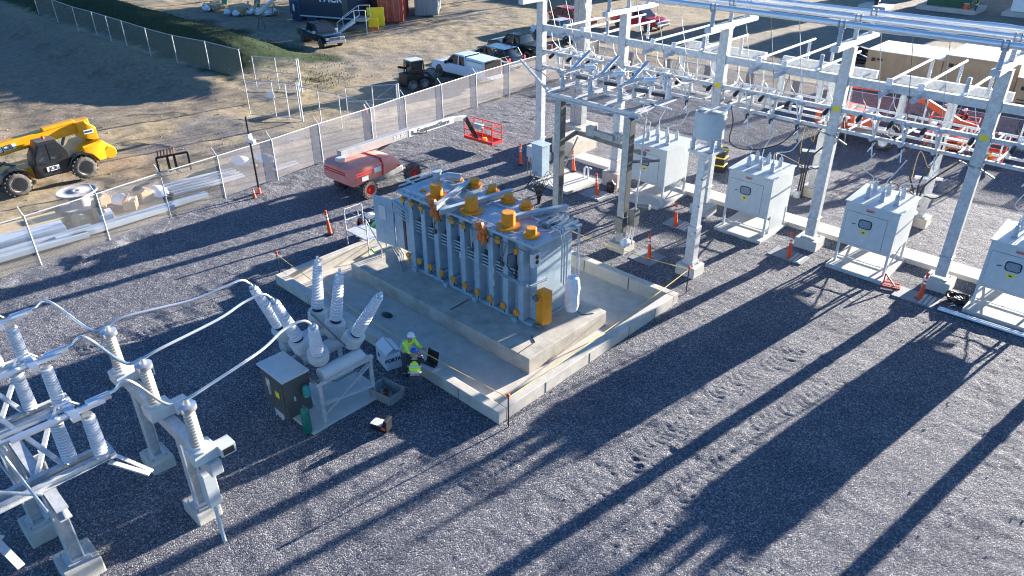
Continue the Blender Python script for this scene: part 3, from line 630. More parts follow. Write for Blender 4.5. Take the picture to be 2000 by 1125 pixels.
for i in range(5):
    a,b=CX[i]+.19,CX[i+1]-.19
    m=MB();m.box(a-O.x,b-O.x,GY-.13-O.y,GY+.13-O.y,7.0,7.3);m.build('upper_beam',GALV,ga,bevel=.01)
    m=MB();m.bar(L(a,GY-.05,6.0),L(b,GY-.05,6.0),.14,.16);m.build('rail',GALV,ga);m=MB();m.bar(L(a,GY-.05,5.22),L(b,GY-.05,5.22),.14,.12);m.build('rail',GALV,ga)
    # tubes running back from the upper beam
    for k,f in enumerate((.33,.54,.83)):
        x=a+(b-a)*f+(0 if k else -.1); yb=(34.8,34.8,33.6)[k]
        m=MB();m.cyl(L(x,29.35,7.42),L(x,yb,7.42),.055,n=10);m.build('bus_tube',ALU if 0 else WHITE,ga,True)
        if k<2:
            m=MB();m.lathe(L(x,29.5,7.02),(0,-1,0),[(0,.09),(.1,.09),(.11,.07),(.5,.07),(.52,.11),(.62,.11)],12);m.build('standoff',PORC,ga,True)
            m=MB();m.box(x-O.x-.11,x-O.x+.11,29.5-O.y,29.55-O.y,7.25,7.5);m.build('mounting_lug',WHITE,ga)
        else:
            m=MB();ribbed(m,L(x,GY,7.32),L(x,GY,7.95),.09,.08,8,12,.8);m.build('post_insulator',PORC,ga,True)
        m=MB();ribbed(m,L(x,yb-.5,6.62),L(x,yb-.5,7.36),.08,.07,8,10,.8);m.build('post_insulator',PORC,ga,True)
    for z in(5.22,6.0):
        m=MB();m.bar(L(a,GY+.95,z),L(b,GY+.95,z),.07,.09);m.build('rear_rail',GALV,ga)
    for f in(.04,.2,.42,.64,.86,.97):
        x=a+(b-a)*f;m=MB();m.bar(L(x,GY,6.0),L(x,GY+.95,6.0),.05,.06);m.build('cross_tie',GALV,ga)
        m=MB();m.bar(L(x+.05,GY+.95,6.0),L(x+.05,GY+.95,5.22),.05,.05);m.build('upright_tie',WHITE if f in(.2,.64) else GALV,ga)
    for k,f in enumerate((.12,.36,.6,.93)):
        x=a+(b-a)*f
        m=MB();ribbed(m,L(x,GY+.5,5.3),L(x,GY+.5,5.85),.075,.07,6,10,.7);m.build('post_insulator',PORC,ga,True)
        m=MB();m.tube(cr([L(x,GY+.5,5.85),L(x+.15,GY+.3,6.2),L(x+.1,GY-.1,6.6),L(x-.05,GY-.05,7.0)],5),.016,5);m.build('looped_wire',WHITE if k%2 else STEELD,ga)
        m=MB();m.lathe(L(x+.2,GY-.14,5.95),(0,-1,-.4),[(0,.06),(.12,.085),(.3,.085),(.36,.04)],10);m.build('dark_bushing_cover',BLACK,ga,True)
        m=MB();m.lathe(L(x+.2,GY+.1,5.98),(.25,.9,.1),[(0,.05),(.1,.085),(.4,.085),(.5,.04)],10);m.build('arrester',PORCL,ga,True)
    # back frame
    if i>0:
        m=MB();m.box(a-O.x+.3,b-O.x-.2,34.4-O.y,34.65-O.y,6.2,6.55);m.build('back_beam',GALV,ga,bevel=.01)
        m=MB();m.bar(L(a,32.6,6.35),L(b,32.6,6.35),.08,.08);m.bar(L(a,32.6,5.2),L(b,32.6,5.2),.08,.08)
        m.build('back_rail',GALV2,ga)
        for f in (.08,.45,.9):
            x=a+(b-a)*f; m=MB();m.bar(L(x,32.55,5.2),L(x,32.55,6.4),.06,.06);m.bar(L(x,32.6,5.2),L(x,GY,5.3),.06,.06);m.bar(L(x,32.6,6.35),L(x,34.5,6.4),.06,.06);m.build('strut',GALV,ga)
        for f in (.25,.62):
            x=a+(b-a)*f; m=MB();m.lathe(L(x,32.7,5.2),(0,0,1),[(0,.1),(.1,.13),(.9,.13),(1.05,.06),(1.3,.04)],12);m.build('surge_arrester',GREY,ga,True)
    # fused cutouts between the two rails
    for k,f in enumerate((.30,.52,.76)):
        x=a+(b-a)*f
        m=MB();m.bar(L(x,GY-.12,6.12),L(x-.04,GY-.12,5.15),.09,.05);s=m.build('cutout_switch',GALV,ga)
        m=MB();ribbed(m,L(x,GY-.18,6.02),L(x-.05,GY-.62,6.12),.105,.10,5,10,.66);m.build('insulator',PORC,s,True);m=MB();m.lathe(L(x,GY-.15,5.25),(0,-1,.1),[(0,.07),(.38,.105),(.46,.05)],10);m.build('insulator',PORC,s,True)
        m=MB();m.bar(L(x-.08,GY-.62,6.15),L(x+.06,GY-.48,5.35),.05,.05);m.build('fuse_tube',WHITE,s)
        m=MB();m.lathe(L(x-.02,GY-.25,5.16),(0,-.3,-1),[(0,.07),(.1,.08),(.2,.05),(.24,.02)],10);m.build('rubber_boot',BLACK,s,True)
        m=MB();m.bar(L(x+.1,GY-.2,5.1),L(x-.05,GY-.42,4.75),.035,.035);m.bar(L(x+.02,GY-.3,5.1),L(x+.16,GY-.5,4.65),.04,.04);m.build('drop_lead',WHITE,s)
        m=MB();m.cyl(L(x+.35,GY+.0,7.0),L(x+.22,GY-.1,6.1),.012,n=5);m.cyl(L(x-.3,28.45,9.3),L(x-.05,GY-.3,6.25),.014,n=5);m.build('dropper_wire',STEELD if k==1 else GALV,ga)
for i,x in enumerate((-13.1,-7.95,-2.9)):
    m=MB();m.hbeam(L(x,35.2,.5),L(x,35.2,6.2),.26,.26,.03,(0,1,0));m.box(x-O.x-.25,x-O.x+.25,35.2-O.y-.25,35.2-O.y+.25,.45,.49);m.build('back_column',GALV,ga)
    m=MB();m.bar(L(x-1.5,34.6,4.3),L(x+1.3,34.6,4.3),.08,.08);m.bar(L(x,34.6,4.3),L(x,35.2,4.3),.08,.08);m.build('cable_bracket',WHITE,ga)
    for zz in(1.6,2.4):
        m=MB();m.bar(L(x-.5,34.4,zz),L(x+.5,34.9,zz),.1,.11);m.build('cable_bracket',WHITE,ga)
    m=MB()
    for k,dx in enumerate((-1.1,0.15,1.1)):
        m.cyl(L(x+dx,34.5,4.35),L(x+dx,34.45,4.75),.06,n=8);m.cyl(L(x+dx,34.45,4.75),L(x+dx,34.45,4.95),.03,n=6)
    m.build('cable_termination',GREY,ga,True)
    for k,dx in enumerate((-1.1,0.15,1.1)):
        m=MB();m.tube(cr([L(x+dx,34.5,4.35),L(x+dx,34.5,3.6),L(x+dx*.35-.3,34.45,2.3),L(x-.35+.12*k,34.45,1.5),L(x-.35+.12*k,34.45,0)]),.038,7);m.build('power_cable',CABLE,ga,True)
    m=MB();m.tube(cr([L(x-.35,34.4,1.6),L(x-.6,33.8,2.0),L(x-.9,32.5,2.6),L(x-.3,31.5,2.2)]),.03,6);m.tube(cr([L(x+1.1,34.4,4.3),L(x+1.6,33.6,3.2),L(x+.9,33.2,2.2),L(x+.1,34.3,1.7)]),.032,6);m.build('hanging_cable',CABLE,ga,True)
    m=MB();m.tube(cr([L(x+.9,34.6,4.3),L(x+.2,34,3.7),L(x+.0,34.2,3.0),L(x-.6,34.5,3.5),L(x-.6,34.5,1.6)]),.014,5);m.build('tan_wire',COPPER,ga,True)
    m=MB();m.cyl(L(x-.35,34.45,-.05),L(x-.35,34.45,.35),.17,n=12);m.build('cable_conduit',GREY,ga,True)
names=['under the leftmost front column, beside the blue-grey cabinet','of the front row, at the right end of the flat slab with conduits','of the front row, behind the raised drum post','of the front row, between the second and third white cabinets','of the front row, between the two nearest white cabinets','of the front row, beyond the right frame edge']
for i,x in enumerate(CX): footing(x,GY,.95,.9,.45 if i!=1 else .75,'concrete footing '+names[i],BRICK if i==1 else CONCL)
for x,n in((-13.1,'second'),(-7.95,'third'),(-2.9,'fourth')): footing(x,35.2,.75,.75,.45,'concrete footing of the back row, behind the %s white cabinet'%n,BRICK)
for i,(y,n) in enumerate(((28.35,'nearest'),(29.85,'middle'),(31.35,'farthest'))):
    o=MB();o.cyl((-27,y,9.38),(2.5,y,9.38),.115,n=16)
    for x in(-18.2+1.2*i,-9.0+1.3*i):o.lathe((x-.6,y,9.38),(1,0,0),[(0,.116),(.25,.14),(.95,.14),(1.2,.116)],16)
    p=o.build('bus_pipe',PIPE,None,True);tag(p,'%s of the three long shiny bus pipes above the gantry'%n,'bus pipe','bus pipes over the gantry')
# thick steel pole at the left end
O=Vector((-27.2,34.2,0));bp=thing('steel_pole','thick flanged galvanized dead-end pole at the gantry left end','pole',O)
m=MB();
for dx in(-.42,.12):m.box(dx-.0,dx+.30,-.25,.25,.9,14.6)
m.box(-.12,.12,-.22,.22,.9,14.6);m.build('shaft',GALV2,bp,bevel=.015)
m=MB()
for z in(5.1,9.0): m.box(-.48,.48,-.30,.30,z,z+.06);m.box(-.48,.48,-.30,.30,z+.12,z+.16)
m.build('flange_band',GALV,bp)
MB().box(-.6,.6,-.5,.5,.80,.86).build('base_plate',GALV2,bp)
footing(-27.2,34.2,1.8,1.6,.9,'large warm concrete footing, left half under the thick pole',BRICK);
footing(-25.9,32.3,1.5,2.2,.85,'large split concrete block standing in front of the thick pole',BRICK)
m=MB();m.hbeam((-20.3-O.x,38.5-O.y,.3),(-20.3-O.x,38.5-O.y,7),.2,.2)
# ================================================================= SWITCH STAND IN FRONT (left)
O=Vector((-18.3,24.4,0));ss=thing('switch_stand','dark-edged steel stand carrying three blade switches left of the drum post','switch stand',O)
for x,y in((-20.25,24.2),(-16.4,23.85)):
    m=MB();m.hbeam(L(x,y,.4),L(x,y,5.75),.32,.34,.03,(0,1,0));m.build('column',GALV2,ss)
    m=MB();m.box(x-O.x+.165,x-O.x+.18,y-O.y-.16,y-O.y+.17,1.8,5.7);m.build('cable_guard',DGREY,ss)
for y in(24.0,25.9):
    m=MB();m.hbeam(L(-20.9,y,5.85),L(-16.1,y,5.85),.14,.22,.02);m.build('frame_beam',GALV,ss)
for x in(-20.8,-19.3,-17.8,-16.3):
    m=MB();m.bar(L(x,23.9,5.98),L(x,26.6,5.98),.12,.08);m.bar(L(x+.22,23.9,5.98),L(x+.22,26.6,5.98),.06,.06);m.build('frame_rail',GALV,ss)
m=MB();m.bar(L(-20.9,24.3,5.8),L(-26.1,28.0,5.8),.1,.1);m.bar(L(-20.9,25.6,5.8),L(-22,27,5.8),.08,.08);m.build('tie_beam',GALV,ss)
m=MB();m.bar(L(-20.2,24.4,3.8),L(-20.2,25.4,4.0),.14,.14);m.bar(L(-20.2,25.3,4.0),L(-16.3,25.0,4.0),.12,.18);m.bar(L(-16.4,24.0,3.9),L(-15.6,25.0,3.9),.1,.1);m.bar(L(-20.1,24.4,2.6),L(-20.1,25.3,3.8),.05,.05);m.build('bracket_rail',STEELD,ss)
for x in(-19.3,-17.9):
    m=MB();m.box(x-O.x-.16,x-O.x+.16,25.0-O.y,25.3-O.y,4.1,4.5);m.box(x-O.x+.16,x-O.x+.30,25.0-O.y,25.25-O.y,4.1,4.55);m.build('transformer_box',GALV2,ss,bevel=.02)
m=MB();m.bar(L(-19.3,25.1,4.3),L(-17.9,25.0,4.3),.2,.22);m.build('spreader',GALV2,ss)
for i,x in enumerate((-20.4,-18.9,-17.4)):
    for y in(24.5,25.5):
        m=MB();ribbed(m,L(x,y,6.02),L(x,y,6.62),.11,.10,7,12,.85);m.build('insulator',PORC,ss,True)
    m=MB();m.bar(L(x,24.3,6.68),L(x,26.0,6.75),.16,.07);m.bar(L(x+.1,24.6,6.78),L(x+.5,25.3,6.95),.10,.10);m.bar(L(x+.3,25.4,6.8),L(x+.9,25.4,6.75),.10,.14);m.build('switch_base',GALV,ss)
    m=MB();m.bar(L(x+.1,25.0,6.8),L(x+.0,26.3,7.35),.14,.05);m.build('switch_blade',ALU,ss)
    m=MB();m.lathe(L(x+.4,25.3,6.85),(.6,.3,.05),[(0,.07),(.1,.11),(.5,.11),(.6,.06)],10);m.build('arc_chute',WHITE,ss,True)
    m=MB();m.lathe(L(x+.6,26.8,6.2),(0,0,1),[(0,.09),(.5,.09),(.55,.05)],10);m.build('insulator',PORC,ss,True)
    m=MB();m.tube(cr([L(x+.2,25.6,6.9),L(x+.7,26.8,6.9),L(x+.6,28.2,6.2),L(x+.8,29.4,6.2)]),.025,6);m.build('jumper',GALV,ss,True)
for i,x in enumerate((-20.1,-18.6,-17.1,-16.3)):
    m=MB();m.lathe(L(x,26.3,5.9),(0,0,1),[(0,.07),(.06,.11),(.6,.11),(.66,.05)],10);m.build('arrester',PORCL,ss,True)
    m=MB();m.bar(L(x+.25,24.7,6.62),L(x+.75,24.9,6.58),.16,.12);m.build('dark_contact',BLACK if i%2 else DGREY,ss)
    m=MB();m.tube(cr([L(x,26.3,6.55),L(x+.3,26.0,6.95),L(x+.1,25.5,6.75)],5),.018,5);m.build('jumper',WHITE,ss,True)
    m=MB();m.bar(L(x-.1,25.2,6.0),L(x+.9,25.2,6.0),.07,.07);m.build('cross_bar',GALV,ss)
m=MB();m.box(-16.6-O.x,-16.2-O.x,23.6-O.y,24.1-O.y,.9,1.55);m.box(-16.15-O.x,-15.85-O.x,23.9-O.y,24.3-O.y,1.2,1.9);m.cyl(L(-16.2,24.0,1.2),L(-15.6,24.5,2.0),.03,n=6);m.cyl(L(-15.9,24.3,2.0),L(-15.4,24.3,2.1),.12,n=10);m.build('operator_box',STEELD,ss,bevel=.02)
m=MB();m.cyl(L(-16.0,24.1,.3),L(-15.95,24.3,6.0),.035,n=8);m.cyl(L(-16.15,24.05,.1),L(-16.1,24.05,1.3),.04,n=8);m.build('operating_pipe',GALV,ss,True)
m=MB();m.lathe(L(-16.1,23.75,.35),(0,0,1),[(0,.2),(.15,.24),(.3,.12)],9);m.build('plastic_bag',WRAP,ss)
footing(-16.4,23.9,.85,.8,.38,'small concrete footing under the switch stand column nearest the pit',CONC)
footing(-20.25,24.2,.85,.8,.38,'small concrete footing behind the transformer under the left switch stand column',CONC)
# ================================================================= DRUM POST
O=Vector((-13.1,24.05,0));dp=thing('drum_post','square steel post with a shelf and a large light-blue metal drum on top','drum post',O)
m=MB();m.box(-.15,.15,-.15,.15,.6,5.1);m.box(-.23,.23,-.23,.23,.45,.62);m.box(-.19,.19,-.19,.19,.6,2.1);m.build('post',GALV,dp,bevel=.012)
m=MB();m.box(-.5,.5,-.35,.65,5.1,5.2);m.build('shelf',GALV,dp)
m=MB();m.bar((.0,.6,5.1),(0,.1,4.3),.07,.07);m.bar((-.3,.3,5.1),(-.3,.3,3.6),.06,.06);m.build('shelf_brace',GALV,dp)
for dx,dy in((-.38,-.2),(.38,-.2),(-.1,.5),(.3,.45)):
    m=MB();ribbed(m,(dx,dy,5.2),(dx,dy,5.68),.09,.085,6,12,.85);m.build('post_insulator',PORC,dp,True)
m=MB();n=32
prof=[(5.68,.56),(6.62,.56),(6.64,.54),(6.62,.52),(5.70,.52)]
m.lathe((0,.12,0),(0,0,1),prof,32);m.box(-.5,.5,.10,.14,6.4,6.5);dr=m.build('drum',GREY,dp,True)
m=MB();m.box(-.54,.54,.09,.15,6.62,6.68);m.bar((0,-.4,6.65),(0,.64,6.65),.06,.06);m.cyl((.35,.5,6.6),(.5,.65,6.85),.05,n=8);m.build('top_bracket',ALU,dp)
m=MB();m.tube(cr([(.5,.6,6.8),(.6,.7,6.2),(.55,.8,5.4),(.9,1.6,5.0),(1.6,2.6,5.1),(1.9,3.6,5.6)]),.022,6);m.build('black_lead',CABLE,dp,True)
m=MB()
for z in(1.9,3.0,4.1):m.cyl((.1,-.2,z),(.22,-.22,z+.02),.02,n=6)
m.build('step_bolt',STEELD,dp)
footing(-13.1,24.05,.85,.8,.45,'pale concrete footing under the drum post',CONCL)
# ================================================================= WHITE CABINETS
def cabinet(x0,lab,solid=False,w=2.05,dy=0):
    t=thing('switchgear_cabinet',lab,'cabinet',(x0,29.85,0),0,'white switchgear cabinets in a row')
    m=MB();W=w/2;D=1.0
    m.box(-W,W,-D,D,1.0,2.78);b=m.build('body',GREY,t,bevel=.012)
    m=MB();m.prism([(-W-.05,-D-.06,2.78),(-W-.05,D+.05,2.86),(W+.05,D+.05,2.86),(W+.05,-D-.06,2.78)],(0,0,.05));m.build('roof',GREY,t,bevel=.01)
    m=MB();m.box(-W+.12,W-.38,-D-.018,-D-.003,1.08,2.42);d=m.build('door',GREY,t,bevel=.006)
    m=MB();m.box(-W+.11,W-.37,-D-.003,-D-.0005,1.07,2.43);m.build('door_gap',DGREY,t)
    xc=(-W+.12+W-.38)/2
    def rr(cx,cz,w_,h_,r,y,t_=.01):
        P=[]
        for (sx,sz,a0) in((1,1,0),(-1,1,90),(-1,-1,180),(1,-1,270)):
            for k in range(5): a=R(a0+k*22.5);P.append((cx+sx*(w_/2-r)+r*math.cos(a),y,cz+sz*(h_/2-r)+r*math.sin(a)))
        return P
    m=MB();m.prism(rr(xc,2.02,.52,.38,.12,-D-.03),(0,.011,0));wf=m.build('window_frame',BLACK,d)
    m=MB();m.prism(rr(xc,2.02,.44,.30,.09,-D-.037),(0,.006,0));m.build('window_pane',mat('pane_grey',(.22,.27,.33),.15,0,.3,9),d)
    m=MB();m.box(xc-.13,xc+.13,-D-.022,-D-.0185,1.60,1.74);m.build('warning_sticker',YEL2,d)
    m=MB();m.box(xc-.05,xc+.05,-D-.024,-D-.0225,1.64,1.70);m.build('sticker_symbol',DGREY,d)
    m=MB();m.bar((xc-.5,-D-.03,1.93),(xc-.36,-D-.05,1.97),.02,.03);m.build('handle',DGREY,d)
    m=MB();m.box(xc-.1,xc+.22,-D-.012,-D-.003,2.55,2.66);m.build('nameplate',mat('reddish_plate',(.42,.28,.26),.5),t)
    m=MB();m.box(xc-.06,xc+.16,-D-.016,-D-.013,2.57,2.61);m.build('plate_text',RED,t)
    # legs
    for sx in(-1,1):
        for sy in(-1,1):
            m=MB();m.bar((sx*(W-.05),sy*(D-.05),.14),(sx*(W-.05),sy*(D-.05),1.16),.09,.09);m.build('leg',GREY,t)
    if solid:
        m=MB();m.box(W-.05,W-.02,-.55,D-.12,.14,1.14);m.build('side_panel',GREY,t)
    m=MB()
    m.bar((W-.05,-D+.1,.2),(W-.05,D-.1,1.1),.05,.04);m.bar((-W+.05,-D+.1,1.1),(-W+.05,D-.1,.2),.05,.04)
    m.bar((-W+.1,D-.05,.2),(W-.1,D-.05,1.1),.05,.04);m.each('brace',GREY,t)
    m=MB();m.box(-W+.05,W-.05,-D+.05,-D+.09,.40,.43);m.box(-W+.05,W-.05,D-.09,D-.05,.40,.43);m.each('cross_rail',GREY,t)
    for r in range(2):
        for k in range(3):
            x=-.55+.55*k+(.0 if r else .05);y=-.35+.85*r
            m=MB();m.lathe((x,y,2.83),(0,0,1),[(0,.12),(.03,.12),(.03,.09)],12);ribbed(m,(x,y,2.86),(x,y,3.24),.105,.09,5,12,.86);m.lathe((x,y,3.24),(0,0,1),[(0,.08),(.03,.08),(.04,.03),(.15,.025)],8);m.build('bushing',PORC,t,True)
    return t
labs=['white cabinet farthest left in the row, beside the drum post','second white cabinet from the left, with a solid panel between its right legs','third white cabinet, with open legs and a red jack at its corner','nearest white cabinet, cut off by the right edge of the photo']
for i,x in enumerate((-18.65,-13.38,-8.22,-3.05)):
    c=cabinet(x,labs[i],solid=(i==1)); 
    m=MB();m.box(-1.13,1.13,-1.5,1.22,-.06,.14);p=tag(m.build('cabinet_pad',CONCL,bevel=.02),['pale concrete pad below the farthest left white cabinet','pale concrete pad below the second white cabinet','pale concrete pad below the third white cabinet','pale concrete pad below the nearest white cabinet'][i],'pad','pads under the white cabinets');p.location=(x,29.85,0)
    m=MB()
    for k in range(3):
        a=Vector((x-.5+.55*k,29.5,3.4)) ; b=Vector((x+ -1.0+1.15*k+.5,29.1,4.8))
        pts=cr([a,a+Vector((.05,-.05,.35)),a.lerp(b,.5)+Vector((.25*(k-1),-.25,.05)),b])
        m2=MB();m2.tube(pts,.018,6);tag(m2.build('jumper_wire',WHITE,None,True),'white jumper wire %s rising from the %s cabinet to the gantry'%(('at left','in the middle','at right')[k],('first','second','third','nearest')[i]),'wire','jumper wires above the cabinets')
# trench and slabs
m=MB();m.box(-24.9,-4.0,30.95,31.95,-.1,.20);m.box(-4.0,2.,30.95,31.95,-.1,.20)
tag(m.build('cable_trench',CONCL,bevel=.01),'long low pale concrete cable trench running behind the cabinets','trench')
m=MB();m.box(-24.1,-21.9,26.9,29.3,-.05,.14);sl_=tag(m.build('equipment_slab',CONCL,bevel=.02),'flat pale slab with conduit stubs beside the tall left column','slab')
m=MB()
for k in range(2):m.tube([(-22.6+.25*k,29.1,.1),(-22.6+.25*k,29.1,.65),(-22.55+.25*k,29.15,.72),(-22.45+.25*k,29.2,.65)],.045,8)
tag(m.build('conduit_stub',WHITE,None,True),'pair of white bent conduit stubs on the flat slab','conduit')
# blue grey box on the left column
t=thing('meter_cabinet','blue-grey meter cabinet standing on the slab by the tall left column','cabinet',(-24.6,27.9,.0))
MB().box(-.36,.36,-.3,.3,.1,1.75).build('body',mat('blue_grey',(.36,.46,.52),.4),t,bevel=.02);MB().prism([(-.42,-.36,1.75),(-.42,.36,1.75),(.42,.36,1.75),(.42,-.36,1.75)],(0,0,.07)).build('roof',mat('blue_grey',()),t,bevel=.01) if 0 else MB().box(-.42,.42,-.36,.36,1.75,1.82).build('roof',MATS['blue_grey'],t,bevel=.01)
m=MB();m.box(-.9,-.37,-.1,.2,.9,1.5);m.build('side_box',GREY,t,bevel=.01)
m=MB()
for k in range(3):m.tube(cr([(-.8+.2*k,-.1,.9),(-.75+.2*k,-.2,.5),(-.7+.25*k,-.25,-.02)]),.02,6)
m.build('cable',CABLE,t,True)
# ================================================================= FENCES
def panel(a,b,z0,z1,m,parent,name):
    a=Vector(a);b=Vector(b);Lh=(b-a).length
    me=bpy.data.meshes.new(name);me.from_pydata([(a.x,a.y,z0),(b.x,b.y,z0),(b.x,b.y,z1),(a.x,a.y,z1)],[],[(0,1,2,3)])
    u=me.uv_layers.new(name='UVMap')
    for i,q in enumerate(((0,z0),(Lh,z0),(Lh,z1),(0,z1))):u.data[i].uv=q
    o=bpy.data.objects.new(name,me);COL.objects.link(o);me.materials.append(m);o.parent=parent;return o
def fence(pts,lab,h=2.2,screen=(),gap=(),arm=0,tie=True):
    O=Vector((pts[0][0],pts[0][1],0));t=thing('chain_link_fence',lab,'fence',O)
    P=[Vector((p[0],p[1],0))-O for p in pts]
    for i,p in enumerate(P):
        m=MB();m.cyl(p+Vector((0,0,-.3)),p+Vector((0,0,h)),.035,n=8)
        if arm: m.cyl(p+Vector((0,0,h-.02)),p+Vector((arm*.32,-.05,h+.32)),.02,n=6)
        m.build('post',GALV,t,True)
    m=MB();m.tube([p+Vector((0,0,h-.03)) for p in P],.025,7);m.build('top_rail',GALV,t,True)
    if arm:
        pass
    for i in range(len(P)-1):
        if i in gap: continue
        a,b=P[i],P[i+1]
        if i in screen:
            d=(b-a).normalized();panel(a+d*.04,b-d*.04,.12,h-.05,SCREEN,t,'privacy_screen')
            s=.10+.05*math.sin(i*2.3);q=panel(b-d*(.52+s),b-d*.10,.12,h-.05,SCREEN2,t,'screen_overlap');q.location=(.012,.0,0)
        else: panel(a,b,.02,h-.03,CHAIN,t,'chain_link_mesh')
    return t
F1=[(-32.2,-3.2),(-32.6,.2),(-32.9,3.2),(-33.06,6.24),(-33.35,9.13),(-33.78,12.09),(-34.0,14.98),(-34.28,18.08),(-34.74,21.2),(-35.05,24.9),(-35.54,27.82),(-35.96,31.16),(-36.35,34.59),(-36.66,38.13),(-36.8,41.6),(-36.85,45.1),(-36.8,48.5)]
fence(F1,'long chain link fence between the gravel yard and the dirt lane, partly screened',2.25,screen=range(6,16),arm=-1)
F3=[(-36.8+3.3*i,48.5+.12*i) for i in range(15)]
fence(F3,'chain link fence with purple-grey screen across the back of the yard behind the gantry',1.75,screen=range(14))
fence([(-98,26.6),(-90.8,26.2),(-84.5,26.0),(-80.2,26.2),(-76.8,26.2),(-73.4,26.25),(-68.3,26.2),(-63.6,26.4),(-59.4,27.1),(-54.6,27.4)],'far chain link fence along the foot of the dark grassy bank',2.3)
fence([(-43.3,24.4),(-40.4,24.9),(-38.6,25.2),(-35.3,25.3)],'short chain link fence between the closed gate and the long fence',2.3,gap=(0,))
def gate(a,b,z0,h,lab,diag=False,sign=False):
    a=Vector((a[0],a[1],0));b=Vector((b[0],b[1],0));t=thing('swing_gate',lab,'gate',a);b=b-a;a=Vector((0,0,0));U=Vector((0,0,1))
    m=MB()
    for p in(a,b,a.lerp(b,.52)): m.cyl(p+U*z0,p+U*h,.03,n=8)
    for z in(z0,h,(z0+h)/2+.1): m.cyl(a+U*z,b+U*z,.025,n=8)
    if diag:m.cyl(a+U*z0,b+U*h,.012,n=6)
    m.build('frame',GALV,t,True);panel(a,b,z0,h,CHAIN,t,'chain_link_mesh')
    MB().cyl(b+U*-.2+Vector((.12,.05,0)),b+U*(h+.05)+Vector((.12,.05,0)),.06,n=10).build('gate_post',GALV,t,True)
    if sign:
        q=a.lerp(b,.48);d=(b-a).normalized();n=Vector((d.y,-d.x,0))
        m=MB();m.prism([q+n*.04-d*.25+U*1.35,q+n*.04+d*.25+U*1.35,q+n*.04+d*.25+U*1.75,q+n*.04-d*.25+U*1.75],n*.01);m.build('sign',WHITE,t)
    return t
gate((-51.4,26.7),(-48.15,28.3),.12,2.4,'double frame swing gate standing open at the foot of the grassy bank')
gate((-45.6,22.9),(-42.36,24.64),.15,2.4,'swing gate with a small white sign standing across the dirt lane',sign=True)
gate((-39.9,26.6),(-38.2,29.3),.2,2.2,'translucent wrapped swing gate leaf standing behind the long fence',diag=True)
t=thing('rolled_banner','red and blue banner pole leaning behind the long fence','banner',(-36.6,25.9,0))
MB().cyl((0,0,0),(-.3,-.1,1.9),.035,n=8).build('pole',GALV,t,True);MB().lathe((-.12,-.04,.8),(-.16,-.05,1),[(0,.06),(.1,.13),(.8,.12),(1,.04)],8).build('rolled_cloth',RED,t);MB().lathe((-.02,0,.1),(-.16,-.05,1),[(0,.05),(.1,.12),(.6,.12),(.7,.05)],8).build('lower_cloth',mat('banner_blue',(.04,.10,.35)),t)
# black pole with lamp
t=thing('lamp_pole','thin black pole with a small white camera box beside the fence','pole',(-33.2,16.4,0))
m=MB();m.cyl((0,0,-.1),(0,0,4.0),.055,.045,10);m.build('pole',BLACK,t,True)
m=MB();m.box(.03,.42,-.08,.10,2.75,2.93);m.box(-.05,.08,-.10,.12,2.85,3.15);m.build('camera_box',WHITE,t,bevel=.02)
MB().lathe((0,0,0),(0,0,1),[(0,.16),(.05,.16),(.06,.10),(.5,.04)],12).build('base_cone',CONER,t,True)
# ================================================================= DELINEATORS
def delin():
    t=thing('delineator','','traffic delineator',(0,0,0),0,'orange delineator posts')
    MB().lathe((0,0,0),(0,0,1),[(0,.20),(.03,.20),(.045,.12)],8).build('rubber_base',BLACK,t)
    MB().lathe((0,0,.04),(0,0,1),[(0,.105),(.06,.095),(.62,.062),(.98,.05),(1.0,.03),(1.02,.055),(1.10,.06),(1.12,.03)],14).build('post',CONER,t,True)
    for z in(.70,.86):MB().lathe((0,0,z),(0,0,1),[(0,.063),(.09,.060)],14).build('reflective_band',WHITE,t,True)
    return t
d0=delin();pos=[(-26.79,16.2,'standing alone on the gravel left of the transformer'),(-26.56,28.5,'standing left of the tall leftmost column'),(-23.55,29.4,'on the flat slab beside the white conduit stubs'),(-20.77,27.86,'in front of the warm footing, with black bucket behind'),(-14.98,23.99,'on a grey mat between the pit and the drum post'),(-15.95,27.5,'behind the drum post'),(-10.76,28.07,'beside the footing between second and third cabinets'),(-5.62,28.2,'beside the footing of the nearest column'),(-32.95,16.0,'at the foot of the black pole')]
for i,(x,y,l) in enumerate(pos):
    o=d0 if i==0 else dup(d0); o.location=(x,y,.14 if i==2 else .0);o['label']='orange delineator post '+l
    if i in(0,1,7): o.rotation_euler=(R((3,-2,0,0,0,0,0,2)[i]),R((-3,-4,0,0,0,0,0,3)[i]),0)
    if i==8:o.scale=(.7,.7,.45)
for i,(x,y,w_,d_,l) in enumerate([(-15.1,24.0,1.15,1.15,'between the pit and the drum post'),(-20.9,27.9,1.3,1.1,'in front of the warm footing'),(-15.9,27.7,1.3,.9,'behind the drum post'),(-10.85,28.2,1.5,.9,'between the second and third cabinets'),(-5.75,28.25,1.5,.95,'by the nearest column')]):
    t=thing('cable_vault_lid','square grey vault lid under the orange delineator '+l,'vault lid',(x,y,0),0,'vault lids')
    MB().box(-w_/2,w_/2,-d_/2,d_/2,-.05,.035).build('lid',mat('vault_lid',(.20,.22,.24),.7,0,.1,3),t,bevel=.01)
    if i: 
        m=MB()
        for k in range(3):m.box(w_/2-.55+.16*k,w_/2-.45+.16*k,-d_/2+.05,d_/2-.05,.035,.06)
        m.build('lid_rib',CONCL,t)
